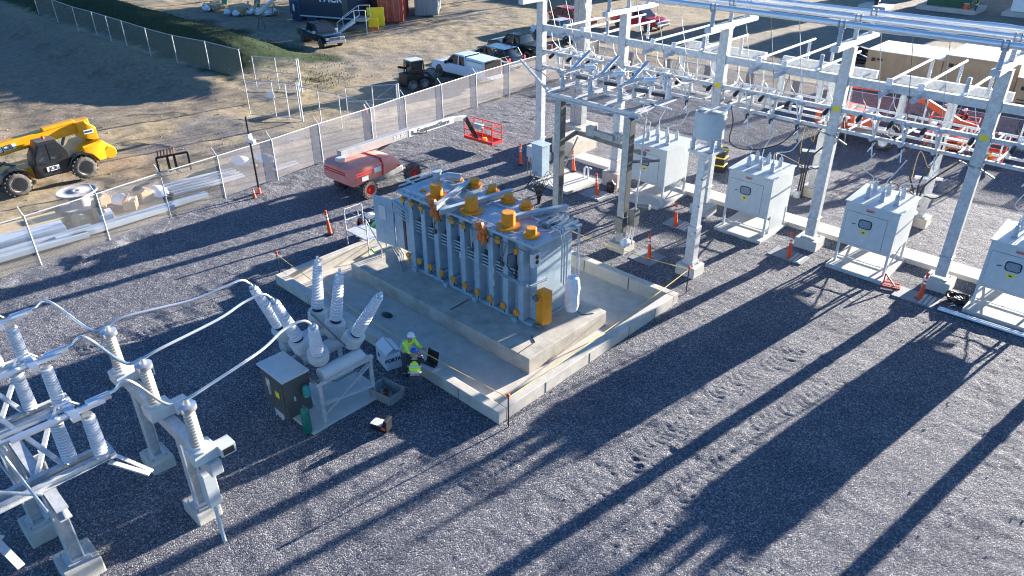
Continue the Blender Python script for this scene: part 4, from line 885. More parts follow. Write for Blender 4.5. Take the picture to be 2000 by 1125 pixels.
# ================================================================= PEOPLE
def skinned(name,V,Ed,Rd,m,parent,sub=1):
    me=bpy.data.meshes.new(name);me.from_pydata([tuple(v) for v in V],Ed,[]);o=bpy.data.objects.new(name,me);COL.objects.link(o);o.parent=parent;me.materials.append(m)
    o.modifiers.new('skin','SKIN');
    for i,r in enumerate(Rd):
        sv=me.skin_vertices[0].data[i];sv.radius=(r,r) if not isinstance(r,tuple) else r
        sv.use_root=(i==0)
    s=o.modifiers.new('sub','SUBSURF');s.levels=sub;s.render_levels=sub
    return o
def person(lab,loc,rz,top,pants,helmet,lean=.25,armf=.5,vest=True,fold=0,shirt=None,crouch=0):
    t=thing('person',lab,'person',loc,rz)            # faces +X
    hz=.93-crouch;s=math.sin(lean);c=math.cos(lean)
    pel=Vector((0,0,hz));ch=pel+Vector((s*.30,0,c*.30));sh=pel+Vector((s*.50,0,c*.50));nk=sh+Vector((s*.10+.02,0,.08));hd=nk+Vector((.05,0,.12));tp=hd+Vector((.02,0,.10))
    V=[pel,ch,sh,nk,hd,tp];E_=[(0,1),(1,2),(2,3),(3,4),(4,5)];Rr=[(.12,.09),(.13,.09),(.10,.075),.05,.095,.07]
    def chain(st,pts,rs):
        p=st
        for q,r in zip(pts,rs):V.append(Vector(q));Rr.append(r);E_.append((p,len(V)-1));p=len(V)-1
        return p
    arms=[]
    for sy in(-1,1):
        k=crouch*1.0
        chain(0,[(0.02,sy*.10,hz-.08),(.06+k*.6,sy*.12,.50-k*.1),(-.02,sy*.12,.09),(.14,sy*.13,.04)],[.07,.05,.045,.04])
        e=sh+Vector((armf*.22,sy*.24,-.26));hn=e+Vector((.22+.06*armf,-sy*.08,.02+.08*armf))
        w_=chain(2,[sh+Vector((0,sy*.19,-.02)),e,hn],[.045,.036,.03]);arms.append((sh+Vector((0,sy*.19,-.02)),e,hn))
        pm=chain(w_,[hn+Vector((.07,-sy*.01,-.01))],[.032])
        for j in range(4):
            oy=-.03+.02*j;ln=(.055,.07,.066,.05)[j]
            chain(pm,[V[pm]+Vector((.03,oy,0)),V[pm]+Vector((.03+ln*.6,oy,-.012)),V[pm]+Vector((.03+ln*.8,oy,-.035))],[.009,.009,.008])
        chain(w_,[hn+Vector((.03,-sy*.045,.0)),hn+Vector((.065,-sy*.06,-.01))],[.011,.009])
    skinned('body',V,E_,Rr,SKIN,t,1)
    m=MB();hf=hd+Vector((.10,0,-.01));m.add([hf+Vector(v) for v in((-.01,-.012,.02),(-.01,.012,.02),(.022,0,-.012),(-.01,-.014,-.018),(-.01,.014,-.018))],[(0,2,1),(0,3,2),(1,2,4),(3,4,2)]);m.build('nose',SKIN,t)
    m=MB()
    for sy in(-1,1):m.lathe(hd+Vector((.085,sy*.033,.015)),(1,0,0),[(0,.014),(.008,.012)],8)
    m.build('eyes',BLACK,t);MB().box(hd.x+.088,hd.x+.096,-.025,.025,hd.z-.052,hd.z-.044).build('mouth',RED,t)
    for sy in(-1,1):MB().lathe(hd+Vector((0,sy*.092,0)),(0,sy,0),[(0,.03),(.015,.025)],8).build('ear',SKIN,t)
    # clothing
    Vp=[pel+Vector((0,0,.06)),pel];Ep=[(0,1)];Rp=[(.16,.13),(.17,.14)]
    for sy in(-1,1):
        n0=len(Vp);Vp+=[Vector((.02,sy*.10,hz-.09)),Vector((.06+crouch*.6,sy*.12,.50-crouch*.1)),Vector((-.02,sy*.12,.10))];Ep+=[(1,n0),(n0,n0+1),(n0+1,n0+2)];Rp+=[.115,.082,.07]
    skinned('trousers',Vp,Ep,Rp,pants,t,1)
    for sy in(-1,1):skinned('boot',[Vector((-.05,sy*.12,.05)),Vector((.06,sy*.125,.05)),Vector((.17,sy*.13,.04))],[(0,1),(1,2)],[.06,.055,.04],DCLOTH,t,1)
    Vs=[pel+Vector((0,0,.05)),ch,sh,nk-Vector((0,0,.05))];Es=[(0,1),(1,2),(2,3)];Rs=[(.175,.14),(.19,.14),(.15,.115),.07]
    for (a,b_,h_) in arms:
        n0=len(Vs);Vs+=[a,b_,b_.lerp(h_,.85)];Es+=[(2,n0),(n0,n0+1),(n0+1,n0+2)];Rs+=[.075,.058,.042]
    skinned('shirt',Vs,Es,Rs,top if not vest else shirt or DCLOTH,t,1)
    if vest:
        skinned('hi_vis_vest',[pel+Vector((0,0,.06)),ch,sh+Vector((0,0,.0))],[(0,1),(1,2)],[(.195,.155),(.21,.158),(.175,.13)],top,t,1)
        for z in(.12,.30):
            q=pel.lerp(sh,z/.5);m=MB();m.lathe(q-Vector((s,0,c))*.03,(s,0,c),[(0,.19),(.05,.195)],16);o=m.build('reflective_stripe',REFL,t,True)
            for v in o.data.vertices: v.co.x=q.x+(v.co.x-q.x)*.86;v.co.y*=1.12
    m=MB();m.lathe(hd+Vector((0,0,.035)),(.12,0,1),[(0,.125),(.02,.125),(.025,.11),(.07,.10),(.11,.065),(.125,.02)],16);m.box(hd.x+.05,hd.x+.17,-.07,.07,hd.z+.03,hd.z+.045);m.build('hard_hat',helmet,t,True)
    return t
person('worker in yellow hi-vis shirt and white helmet leaning over the white box',(-16.1,11.85,0),R(5),HIVIS,JEANS,WHITE,lean=.45,armf=.9,vest=True,shirt=HIVIS)
person('worker in hi-vis vest over black clothes and blue helmet by the pit wall',(-14.84,11.2,0),R(135),HIVIS,JEANS,BLUEH,lean=.45,armf=.9,crouch=.03)
person('worker in green hi-vis crouching behind the scaffold by the transformer',(-25.4,18.2,0),R(-20),HIVIS,DCLOTH,WHITE,lean=.7,armf=1.0,crouch=.35)
person('worker in hi-vis working behind the open transformer cabinet door',(-22.9,17.4,.49),R(-10),HIVIS,JEANS,WHITE,lean=.3,armf=.8)
person('distant worker in hi-vis walking at the top right of the yard',(-21.9,94.5,0),R(200),HIVIS,JEANS,WHITE,lean=.05,armf=.2)
for n,(x,y,tp) in enumerate(((-10.9,47.9,HIVIS),(-9.9,47.6,mat('pink_cloth',(.6,.06,.16),.8)))):
    person(['worker in yellow vest standing in the orange lift basket','worker in a pink top standing in the orange lift basket'][n],(x,y,.55),R(180+40*n),tp,DCLOTH,WHITE,lean=.2,armf=.6)
# ================================================================= SMALL THINGS NEAR THE BREAKER
t=thing('cardboard_box','white open carton with blue printing between the breaker and the workers','carton',(-17.0,11.85,0),R(-14))
MB().box(-.48,.48,-.32,.32,0,.68).build('box',CARDW,t,bevel=.006)
m=MB();m.prism([(-.48,-.32,.685),(.48,-.32,.685),(.48,.0,.90),(-.48,.0,.90)],(0,0,.012));m.build('flap',CARDW,t);m=MB();m.prism([(-.48,.32,.685),(.48,.32,.685),(.48,.06,.86),(-.48,.06,.86)],(0,0,.012));m.build('flap',CARDW,t)
m=MB();m.prism([(-.48,-.3,.68),(-.48,.3,.68),(-.80,.3,.62),(-.80,-.3,.62)],(0,0,.012));m.build('side_flap',CARD,t)
BLUEP=mat('print_blue',(.03,.06,.16),.6)
text_mesh('PORTAL',.20,BLUEP,t,'printed_word',basis((.49,0,.42),(0,1,0),(1,0,0)),.01)
m=MB();m.lathe((-.22,-.325,.36),(0,-1,0),[(0,.10),(.003,.10)],16);m.build('printed_logo',BLUEP,t)
t.scale=(.88,.88,.88)
t=thing('parts_tray','grey open metal parts bin with brown contents on the gravel','bin',(-15.6,10.65,0),R(8))
m=MB();
for a,b in(((-.42,-.3),(.42,-.3)),((.42,-.3),(.42,.3)),((.42,.3),(-.42,.3)),((-.42,.3),(-.42,-.3))):
    m.prism([(a[0],a[1],.0),(b[0],b[1],.0),(b[0]*1.12,b[1]*1.12,.36),(a[0]*1.12,a[1]*1.12,.36)],(-.02*np.sign(a[0]+b[0]),-.02*np.sign(a[1]+b[1]),0))
m.box(-.42,.42,-.3,.3,0,.03);m.build('bin',GALV2,t)
m=MB()
for k in range(14):
    x,y=random.uniform(-.3,.3),random.uniform(-.2,.2);m.bar((x,y,.05+.01*k),(x+random.uniform(-.15,.15),y+random.uniform(-.15,.15),.1+.01*k),.05,.05)
m.build('parts',RUSTY,t)
t=thing('tool_case','black and orange open tool bag with a white sheet on the gravel','tool bag',(-14.55,9.6,0),R(20))
MB().box(-.28,.28,-.16,.16,0,.22).build('bag',BLACK,t,bevel=.03);MB().box(-.26,.1,-.17,.13,.225,.235).build('paper_sheet',WHITE,t)
m=MB();m.prism([(.14,-.16,.2),(.28,-.16,.2),(.30,-.16,.42),(.2,-.16,.45)],(0,.32,0));m.build('lid',BLACK,t,bevel=.01);MB().box(.1,.24,-.165,-.10,.1,.18).build('orange_pocket',SALMON,t);MB().tube(cr([(-.1,.1,.2),(-.02,.12,.36),(.08,.1,.38),(.2,.1,.3)]),.012,6).build('handle',BLACK,t)
t=thing('black_case','open black padded case standing on the pit wall top behind the workers','case',(-15.45,12.26,.42),R(8))
t.scale=(.75,.75,.85)
MB().box(-.3,.3,-.02,.22,0,.08).build('base',BLACK,t,bevel=.01);m=MB();m.prism([(-.3,.2,.06),(.3,.2,.06),(.3,.34,.52),(-.3,.34,.52)],(0,.04,.0));m.build('lid',BLACK,t,bevel=.01);MB().bar((-.2,.33,.5),(-.2,.35,.6),.03,.03).build('latch',BLACK,t)
t=tag(MB().lathe((0,0,0),(0,0,1),[(0,.10),(.02,.22),(.07,.17),(.11,.08)],9).build('rag_pile',BLACK,None),'crumpled black rag lying on the pit floor','rag');t.location=(-19.6,13.75,-.12);t.scale=(1.3,.8,.8)
# scaffold stair by the transformer
t=thing('work_platform','small aluminium rolling stair platform with handrails left of the transformer','work platform',(-23.6,16.3,-.12))
m=MB();m.box(-1.3,.2,-.45,.45,1.0,1.05);m.build('deck',GALV,t)
for x in(-1.3,.2):
    for y in(-.45,.45):MB().cyl((x,y,0 if x>-1 else -.0),(x,y,2.0),.025,n=8).build('upright',GALV,t,True)
m=MB()
for z in(1.5,2.0):
    for y in(-.45,.45):m.cyl((-1.3,y,z),(.2,y,z),.02,n=7)
    m.cyl((-1.3,-.45,z),(-1.3,.45,z),.02,n=7)
m.cyl((.2,-.45,2.0),(1.1,-.45,1.05),.02,n=7);m.cyl((.2,.45,2.0),(1.1,.45,1.05),.02,n=7);m.cyl((1.1,-.45,.1),(1.1,-.45,1.05),.02,n=7);m.cyl((1.1,.45,.1),(1.1,.45,1.05),.02,n=7);m.build('handrail',GALV,t,True)
for k in range(4):MB().box(.25+.22*k,.45+.22*k,-.42,.42,.78-.2*k,.81-.2*k).build('step',GALV,t)
m=MB();m.cyl((-1.3,-.45,.1),(.2,-.45,.95),.015,n=6);m.cyl((-1.3,.45,.95),(.2,.45,.1),.015,n=6);m.each('brace',GALV,t,True)
t=thing('oil_pump','black pump with green and white hose reels behind the rolling platform','pump',(-25.3,17.4,0))
MB().box(-.4,.4,-.35,.35,.15,.9).build('housing',BLACK,t,bevel=.03)
for x in(-.45,.45):MB().lathe((x,0,.5),(1,0,0),[(-.04,.42),(.04,.42)],18).build('hose_reel',GREEN if x>0 else BLACK,t,True)
m=MB();m.cyl((-.4,-.35,.9),(-.4,-.35,1.25),.02);m.cyl((.4,-.35,.9),(.4,-.35,1.25),.02);m.cyl((-.4,-.35,1.25),(.4,-.35,1.25),.02);m.cyl((0,-.4,.1),(0,-.4,1.1),.02);m.build('frame',GALV,t,True)
MB().tube(cr([(.2,.2,.95),(.5,.3,1.2),(.7,-.1,.8),(.6,-.5,.2),(1.2,-.9,.02),(1.8,-1.0,.02)]),.04,8).build('hose',mat('hose_green',(.15,.5,.12)),t,True);MB().lathe((0,0,.9),(0,0,1),[(0,.22),(.1,.24),(.18,.1)],10).build('white_cap',WHITE,t,True)
t=thing('tool_cart','cluttered grey tool cart with hoses beside the transformer cabinet','tool cart',(-22.9,17.0,-.12),R(10))
m=MB();m.box(-.4,.4,-.3,.3,.5,.55);m.box(-.4,.4,-.3,.3,.2,.23);m.build('shelf',GALV2,t)
m=MB()
for x in(-.38,.38):
    for y in(-.28,.28):m.bar((x,y,0),(x,y,.9),.03,.03)
m.build('frame',GALV2,t);MB().lathe((0,-.1,.55),(0,0,1),[(0,.15),(.25,.15),(.3,.06)],12).build('canister',GREY,t,True);MB().lathe((.1,-.42,.2),(0,1,0),[(-.05,.2),(.05,.2)],16).build('wheel',RUB,t,True);MB().box(.2,.34,-.15,.0,.55,.66).build('red_tool',RED,t)
t=tag(MB().tube(cr([(-.3,0,.02),(-.1,.2,.3),(.1,-.1,.3),(.3,.1,.02)]),.035,7).build('red_fitting',RED,None,True),'red fitting lying at the foot of the rolling platform','fitting');t.location=(-22.4,15.9,-.1)
MBk=MB()
for k in range(4):MBk.tube([(-22.8,16.6+.12*k,.52),(-21.9,16.2+.10*k,.56),(-20.9,15.6+.05*k,.52)],.03,6)
for nm in('pipe_bundle',):tag(MBk.build(nm,GALV2,None,True),'bundle of grey pipes on the pedestal edge left of the transformer','pipes')
# bush of loose black cables
m=MB()
for k in range(26):
    a=2*PI*k/26+random.uniform(-.1,.1);r=random.uniform(.35,.8);h=random.uniform(.9,1.6)
    m.tube(cr([(0.05*math.cos(a),.05*math.sin(a),0),(r*.25*math.cos(a),r*.25*math.sin(a),h*.55),(r*.7*math.cos(a),r*.7*math.sin(a),h),(r*math.cos(a)*1.2,r*math.sin(a)*1.2,h*.75)],4),.012,4)
t=tag(m.build('cable_bundle',CABLE,None),'spray of loose black cables rising from the gravel behind the transformer','cables');t.location=(-22.2,25.1,0)
# ================================================================= VEHICLES
def wheel(t,x,y,r,w_,rim=GALV2,tread=False,side=1,rimr=.58):
    side=1 if side>0 else -1;m=MB();m.lathe((x,y-w_/2*side,r),(0,side,0),[(0,r*rimr),(.0,r*.86),(w_*.12,r*.97),(w_*.3,r),(w_*.7,r),(w_*.88,r*.97),(w_,r*.86),(w_,r*rimr),(w_*.5,r*rimr*.98)],24,cap=False)
    if tread:
        for k in range(18):
            a=2*PI*k/18
            for s_ in(-1,1):
                c=Vector((x+math.cos(a+.09*s_)*r,y+s_*w_*.22,r+math.sin(a+.09*s_)*r));c2=Vector((x+math.cos(a+.09*s_)*r*.97,y+s_*w_*.48,r+math.sin(a+.09*s_)*r*.97));m.bar(c,c2,.07,.06,(math.cos(a),0,math.sin(a)))
    o=m.build('tyre',RUB,t,True)
    m=MB();m.lathe((x,y-w_/2*side*.8,r),(0,side,0),[(0,r*rimr),(w_*.8,r*rimr),(w_*.86,r*rimr*.95),(w_*.62,r*rimr*.80),(w_*.55,r*.22),(w_*.78,r*.18),(w_*.78,.01)],20);m.build('rim',rim,o,True)
    return o
def loft(st,n=None):                       # st: list of (x, [(y,z)...]) closed sections
    m=MB();k=len(st[0][1]);vs=[];fs=[]
    for x,sec in st:
        vs+=[(x if not isinstance(p,tuple) or len(p)<3 else x+p[2],p[0],p[1]) for p in sec]
    for i in range(len(st)-1):
        for j in range(k): a=(j+1)%k;fs.append((i*k+j,i*k+a,(i+1)*k+a,(i+1)*k+j))
    fs.append(tuple(range(k)));fs.append(tuple((len(st)-1)*k+j for j in reversed(range(k))));m.add(vs,fs);return m
def sec(w,z0,z1,c=.06): return [(-w+c,z0),(w-c,z0),(w,z0+c),(w,z1-c*1.5),(w-c*1.5,z1),(-w+c*1.5,z1),(-w,z1-c*1.5),(-w,z0+c)]
def truck(lab,loc,rz,paint,kind='pickup',grille=ALU):
    t=thing('pickup_truck' if kind!='suv' else 'suv',lab,'pickup truck' if kind!='suv' else 'suv',loc,rz)
    L_=2.95 if kind!='suv' else 2.45;W=1.0
    zb=1.12
    if kind=='suv': body=[(-L_,sec(.86,.55,.95)),(-L_+.15,sec(.96,.4,1.08)),(1.0,sec(.98,.38,1.08)),(1.9,sec(.96,.38,1.02)),(2.35,sec(.9,.4,.92)),(L_,sec(.80,.45,.8))]
    else: body=[(-L_,sec(.94,.6,1.22)),(-L_+.08,sec(.99,.52,1.26)),(-.9,sec(1.0,.45,1.26)),(-.85,sec(1.0,.45,1.18)),(1.0,sec(1.0,.45,1.18)),(1.15,sec(1.0,.45,1.24)),(2.5,sec(.98,.5,1.16)),(2.85,sec(.93,.5,1.08)),(L_,sec(.86,.55,.98))]
    loft(body).build('body',paint,t,True)
    if kind=='suv': cabs=[(-L_+.25,sec(.84,1.02,1.12)),(-L_+.75,sec(.76,1.02,1.68)),(.2,sec(.78,1.02,1.74)),(.75,sec(.76,1.02,1.68)),(1.45,sec(.84,1.02,1.12))]
    else: cabs=[(-.95,sec(.90,1.12,1.25)),(-.75,sec(.80,1.12,1.86)),(.3,sec(.80,1.12,1.90)),(.6,sec(.78,1.12,1.84)),(1.35,sec(.90,1.12,1.25))]
    g=loft(cabs).build('cabin_glass',GLASS,t,True)
    m=MB();x0,x1=(-1.75,.5) if kind=='suv' else (-.72,.42);zt=cabs[2][1][4][1]
    m.box(x0,x1,-.74,.74,zt-.02,zt+.02);m.build('roof',paint,t,bevel=.015)
    m=MB()
    xs_=([(-2.1,-1.75),(-.75,-.65),(.25,.2),(1.4,.62)] if kind=='suv' else [(-.93,-.74),(-.15,-.12),(1.3,.5)])
    for (xa,xb) in xs_:
        for sy in(-1,1):m.bar((xa,sy*.905,1.14),(xb,sy*.785,zt-.02),.09,.05)
    for sy in(-1,1):m.bar((x0-.02,sy*.775,zt-.03),(x1+.1,sy*.775,zt-.03),.06,.06)
    m.each('pillar',paint,t)
    if kind=='pickup':
        m=MB();m.box(-L_+.08,-1.0,-.80,.80,1.10,1.268);m.build('truck_bed',BLACK,t)
    if kind=='canopy':
        loft([(-L_+.02,sec(.92,1.22,1.80)),(-.98,sec(.90,1.22,1.88))]).build('canopy',paint,t,True)
        m=MB();m.box(-2.7,-1.2,.915,.925,1.3,1.62);m.box(-2.7,-1.2,-.925,-.915,1.3,1.62);m.each('canopy_panel',WHITE,t)
        m=MB();m.bar((-2.8,.93,1.68),(-1.1,.92,1.70),.02,.03);m.bar((-2.8,-.93,1.68),(-1.1,-.92,1.70),.02,.03);m.build('canopy_trim',BLACK,t)
        m=MB();m.box(-L_-.03,-L_+.01,-.8,.8,.7,1.75);m.build('rear_opening',BLACK,t)
        m=MB();m.prism([(-L_,-.8,1.8),(-L_,.8,1.8),(-L_-.9,.8,2.1),(-L_-.9,-.8,2.1)],(0,0,.03));m.build('open_hatch',CARD,t)
        m=MB();m.box(-L_-.6,-L_,-.85,.85,.62,.70);m.build('tailgate',paint,t)
    wx=(1.85,-1.85) if kind!='suv' else (1.45,-1.5)
    for x in wx:
        for sy in(-1,1):
            wheel(t,x,sy*.88,.42,.28,side=sy)
            m=MB();m.lathe((x,sy*.86,.46),(0,sy,0),[(0,.50),(.13,.50),(.135,.3)],20);m.build('wheel_arch',BLACK,t,True)
    m=MB();m.box(L_-.02,L_+.10,-.92,.92,.48,.72);m.build('bumper',grille if kind=='pickup' else paint,t,bevel=.04)
    m=MB();m.box(L_-.03,L_+.03,-.55,.55,.72,1.02);m.build('grille',grille,t,bevel=.03)
    m=MB()
    for z in(.79,.87,.95):m.box(L_+.03,L_+.04,-.5,.5,z-.025,z+.025)
    m.build('grille_slot',BLACK,t)
    for sy in(-1,1):
        MB().box(L_-.14,L_+.02,sy*.74-.16,sy*.74+.16,.80,1.0).build('headlight',REFL,t,bevel=.03)
        MB().box(-L_-.02,-L_+.1,sy*.86-.09,sy*.86+.09,.85,1.2).build('tail_light',RED,t,bevel=.02)
        MB().box(.95,1.12,sy*1.08-.12,sy*1.08+.12,1.15,1.38).build('wing_mirror',GREY if kind=='pickup' else BLACK,t,bevel=.03)
    m=MB();m.box(-L_-.08,-L_+.02,-.85,.85,.5,.68);m.build('rear_bumper',grille,t,bevel=.02)
    return t
WCAR=mat('white_car_paint',(.62,.66,.72),.25,0,.02,2,coat=.5);BCAR=mat('black_car_paint',(.012,.012,.015),.15,0,.1,2,coat=.6);DCAR=mat('dark_blue_car_paint',(.02,.03,.05),.2,0,.1,2,coat=.6);RCAR=mat('red_car_paint',(.45,.02,.03),.2,0,.05,2,coat=.6)
truck('black pickup truck with chrome grille parked in front of the site stairs',(-61.4,39.0,0),R(-8),BCAR)
truck('white pickup truck with a white canopy and open rear hatch by the fence',(-42.4,39.3,0),R(180),WCAR,'canopy')
truck('dark blue suv with red tail lights between the white and black trucks',(-43.2,43.3,0),R(180),DCAR,'suv')
truck('black pickup truck behind the dark suv in the parking row',(-44.6,47.6,0),R(180),BCAR)
truck('white crew pickup truck partly hidden by the thick steel pole',(-46.2,54.8,0),R(176),WCAR,'pickup')
truck('dark red suv at the back of the parking row',(-49.8,61.0,0),R(-4),RCAR,'suv')
truck('red pickup truck behind the gantry columns at the end of the row',(-44.2,64.6,0),R(-4),RCAR)
# skid steer
t=thing('skid_steer','small black skid steer loader parked ahead of the white pickup','loader',(-43.2,34.9,0),R(82))
MB().box(-1.0,.55,-.55,.55,.35,1.15).build('body',BLACK,t,bevel=.05);m=MB()
for x in(-.55,.55):
    for y in(-.5,.5):m.bar((x,y,1.1),(x*.9,y*.95,2.0),.07,.07)
m.each('cab_frame',BLACK,t);MB().box(-.55,.55,-.5,.5,2.0,2.08).build('cab_roof',GREY,t,bevel=.03);MB().box(-.45,.48,-.42,.42,1.1,1.95).build('cab_glass',GLASS,t)
for sy in(-1,1):
    m=MB();m.bar((-.9,sy*.72,1.5),(.7,sy*.72,1.1),.12,.16);m.bar((.7,sy*.72,1.1),(1.2,sy*.72,.4),.12,.14);m.build('lift_arm',BLACK,t)
    for x in(-.6,.35):wheel(t,x,sy*.72,.38,.28,side=sy,rim=GALV2)
m=MB();m.prism([(1.2,-.85,.1),(1.9,-.85,.05),(1.9,-.85,.1),(1.3,-.85,.6)],(0,1.7,0));m.build('bucket',STEELD,t)
t=thing('mini_loader','black trencher attachment lying beside the skid steer','attachment',(-43.6,36.6,0),R(85))
MB().box(-.6,.6,-.4,.4,.1,.6).build('body',BLACK,t,bevel=.05);MB().lathe((.3,-.5,.45),(0,1,0),[(0,.3),(1.0,.3)],14).build('drum',STEELD,t,True);m=MB();m.tube(cr([(-.5,-.3,.6),(-.3,-.3,1.1),(.3,-.3,1.0),(.5,-.3,.5)]),.03,6);m.build('hose',CABLE,t,True)
# ---- telehandler
T=thing('telehandler','yellow telehandler with black cab and big tyres on the dirt lane','telehandler',(-42.95,9.85,0),R(-88))
m=loft([(-3.1,sec(.75,.75,1.2)),(-2.7,sec(.95,.7,1.75)),(-1.7,sec(1.0,.7,1.65)),(-1.2,sec(.8,.7,1.2)),(1.6,sec(.8,.6,1.2)),(2.3,sec(.6,.6,1.1))]);m.build('chassis',YEL,T,True)
m=MB();m.lathe((-2.95,-.95,1.0),(0,1,0),[(0,.30),(.1,.36),(1.8,.36),(1.9,.30)],14);m.build('counterweight',YEL,T,True)
m=loft([(-2.75,sec(.42,1.55,2.35)),(-2.3,sec(.45,1.75,2.75)),(-1.9,sec(.35,1.9,2.72))]);m.build('boom_pivot',YEL,T,True)
def tm(P): return Vector(P)
m=MB();m.bar((-2.6,-.12,2.50),(1.9,-.12,2.18),.50,.60);b=m.build('boom',YEL,T,bevel=.03)
m=MB();m.bar((1.8,-.12,2.17),(3.4,-.12,2.02),.38,.46);m.build('inner_boom',YEL,T,bevel=.02)
m=MB();m.bar((-1.9,.0,2.80),(-.3,.0,2.70),.40,.16);m.build('boom_cover',YEL,T,bevel=.04)
m=MB();m.bar((3.2,-.12,2.1),(3.5,-.12,.7),.34,.40);m.build('boom_head',YEL,T,bevel=.03);m=MB();m.box(3.45,3.6,-.75,.5,.35,1.15);m.build('fork_carriage',YEL,T,bevel=.02)
m=MB();m.box(3.55,4.75,-.6,-.45,.3,.36);m.box(3.55,4.75,.15,.3,.3,.36);m.build('fork',STEELD,T)
m=MB();m.cyl((-.7,.15,1.2),(-1.4,-.1,2.3),.07);m.cyl((1.2,-.12,1.1),(2.6,-.12,1.85),.06);m.build('hydraulic_ram',STEELD,T,True)
m=loft([(-.95,sec(.40,.62,1.5)),(-.80,sec(.44,.6,1.9)),(-.50,sec(.42,.6,2.34)),(.40,sec(.42,.6,2.38)),(.78,sec(.44,.6,1.7)),(.85,sec(.40,.62,1.2))])
for i,v in enumerate(m.v): m.v[i]=(v[0],v[1]+.68,v[2])
cab=m.build('cab',BLACK,T,True)
m=MB();m.prism([(-.62,1.125,1.45),(-.45,1.105,2.2),(.0,1.105,2.25),(.0,1.125,1.45)],(0,.012,0));m.prism([(.06,1.125,1.3),(.06,1.105,2.25),(.35,1.105,2.25),(.66,1.125,1.65),(.7,1.125,1.3)],(0,.012,0));m.build('side_window',GLASS,cab)
m=MB();m.box(-.5,.42,.32,1.04,2.36,2.43);m.build('cab_roof',DGREY,cab,bevel=.04);MB().lathe((-.1,.6,2.42),(0,0,1),[(0,.07),(.12,.07),(.14,.03)],10).build('beacon',SALMON,cab,True)
for x in(1.75,-1.45):
    for sy in(-1,1):
        wheel(T,x,sy*1.0,.62,.42,rim=mat('pale_rim',(.33,.31,.28),.6),tread=True,side=sy,rimr=.62)
        m=MB();m.lathe((x,sy*1.25,.62),(0,sy,0),[(-.06,.25),(-.05,.25),(-.045,.02)],16);m.build('hub',BLACK,T,True)
for x in(1.75,-1.45):
    m=MB()
    for k in range(6):
        a=R(20+28*k);a2=R(20+28*(k+1)) if k<5 else R(170)
        m.prism([(x+.78*math.cos(a),.78,.62+.78*math.sin(a)),(x+.78*math.cos(a2),.78,.62+.78*math.sin(a2)),(x+.81*math.cos(a2),.78,.62+.81*math.sin(a2)),(x+.81*math.cos(a),.78,.62+.81*math.sin(a))],(0,.46,0))
    m.build('mudguard',BLACK,T)
text_mesh('JCB',.34,BLACK,T,'printed_letters',basis((1.45,.152,2.23),(-1,0,.07),(0,1,0)),.004)
m=MB();m.prism([(1.85,.135,2.06),(1.05,.135,2.12),(1.05,.135,2.38),(1.85,.135,2.32)],(0,.006,0));m.build('logo_panel',WHITE,T)
text_mesh('JCB',.24,BLACK,T,'printed_letters',basis((.0,1.140,1.0),(-1,0,0),(0,1,0)),.003)
m=MB();m.box(-.30,.30,1.122,1.134,.88,1.12);m.build('logo_panel',WHITE,T)
text_mesh('510-56',.15,BLACK,T,'printed_letters',basis((-2.35,.46,2.2),(-1,0,0),(0,1,0)),.006);m=MB();m.box(-2.6,-2.1,.44,.452,2.1,2.3);m.build('logo_panel',WHITE,T)
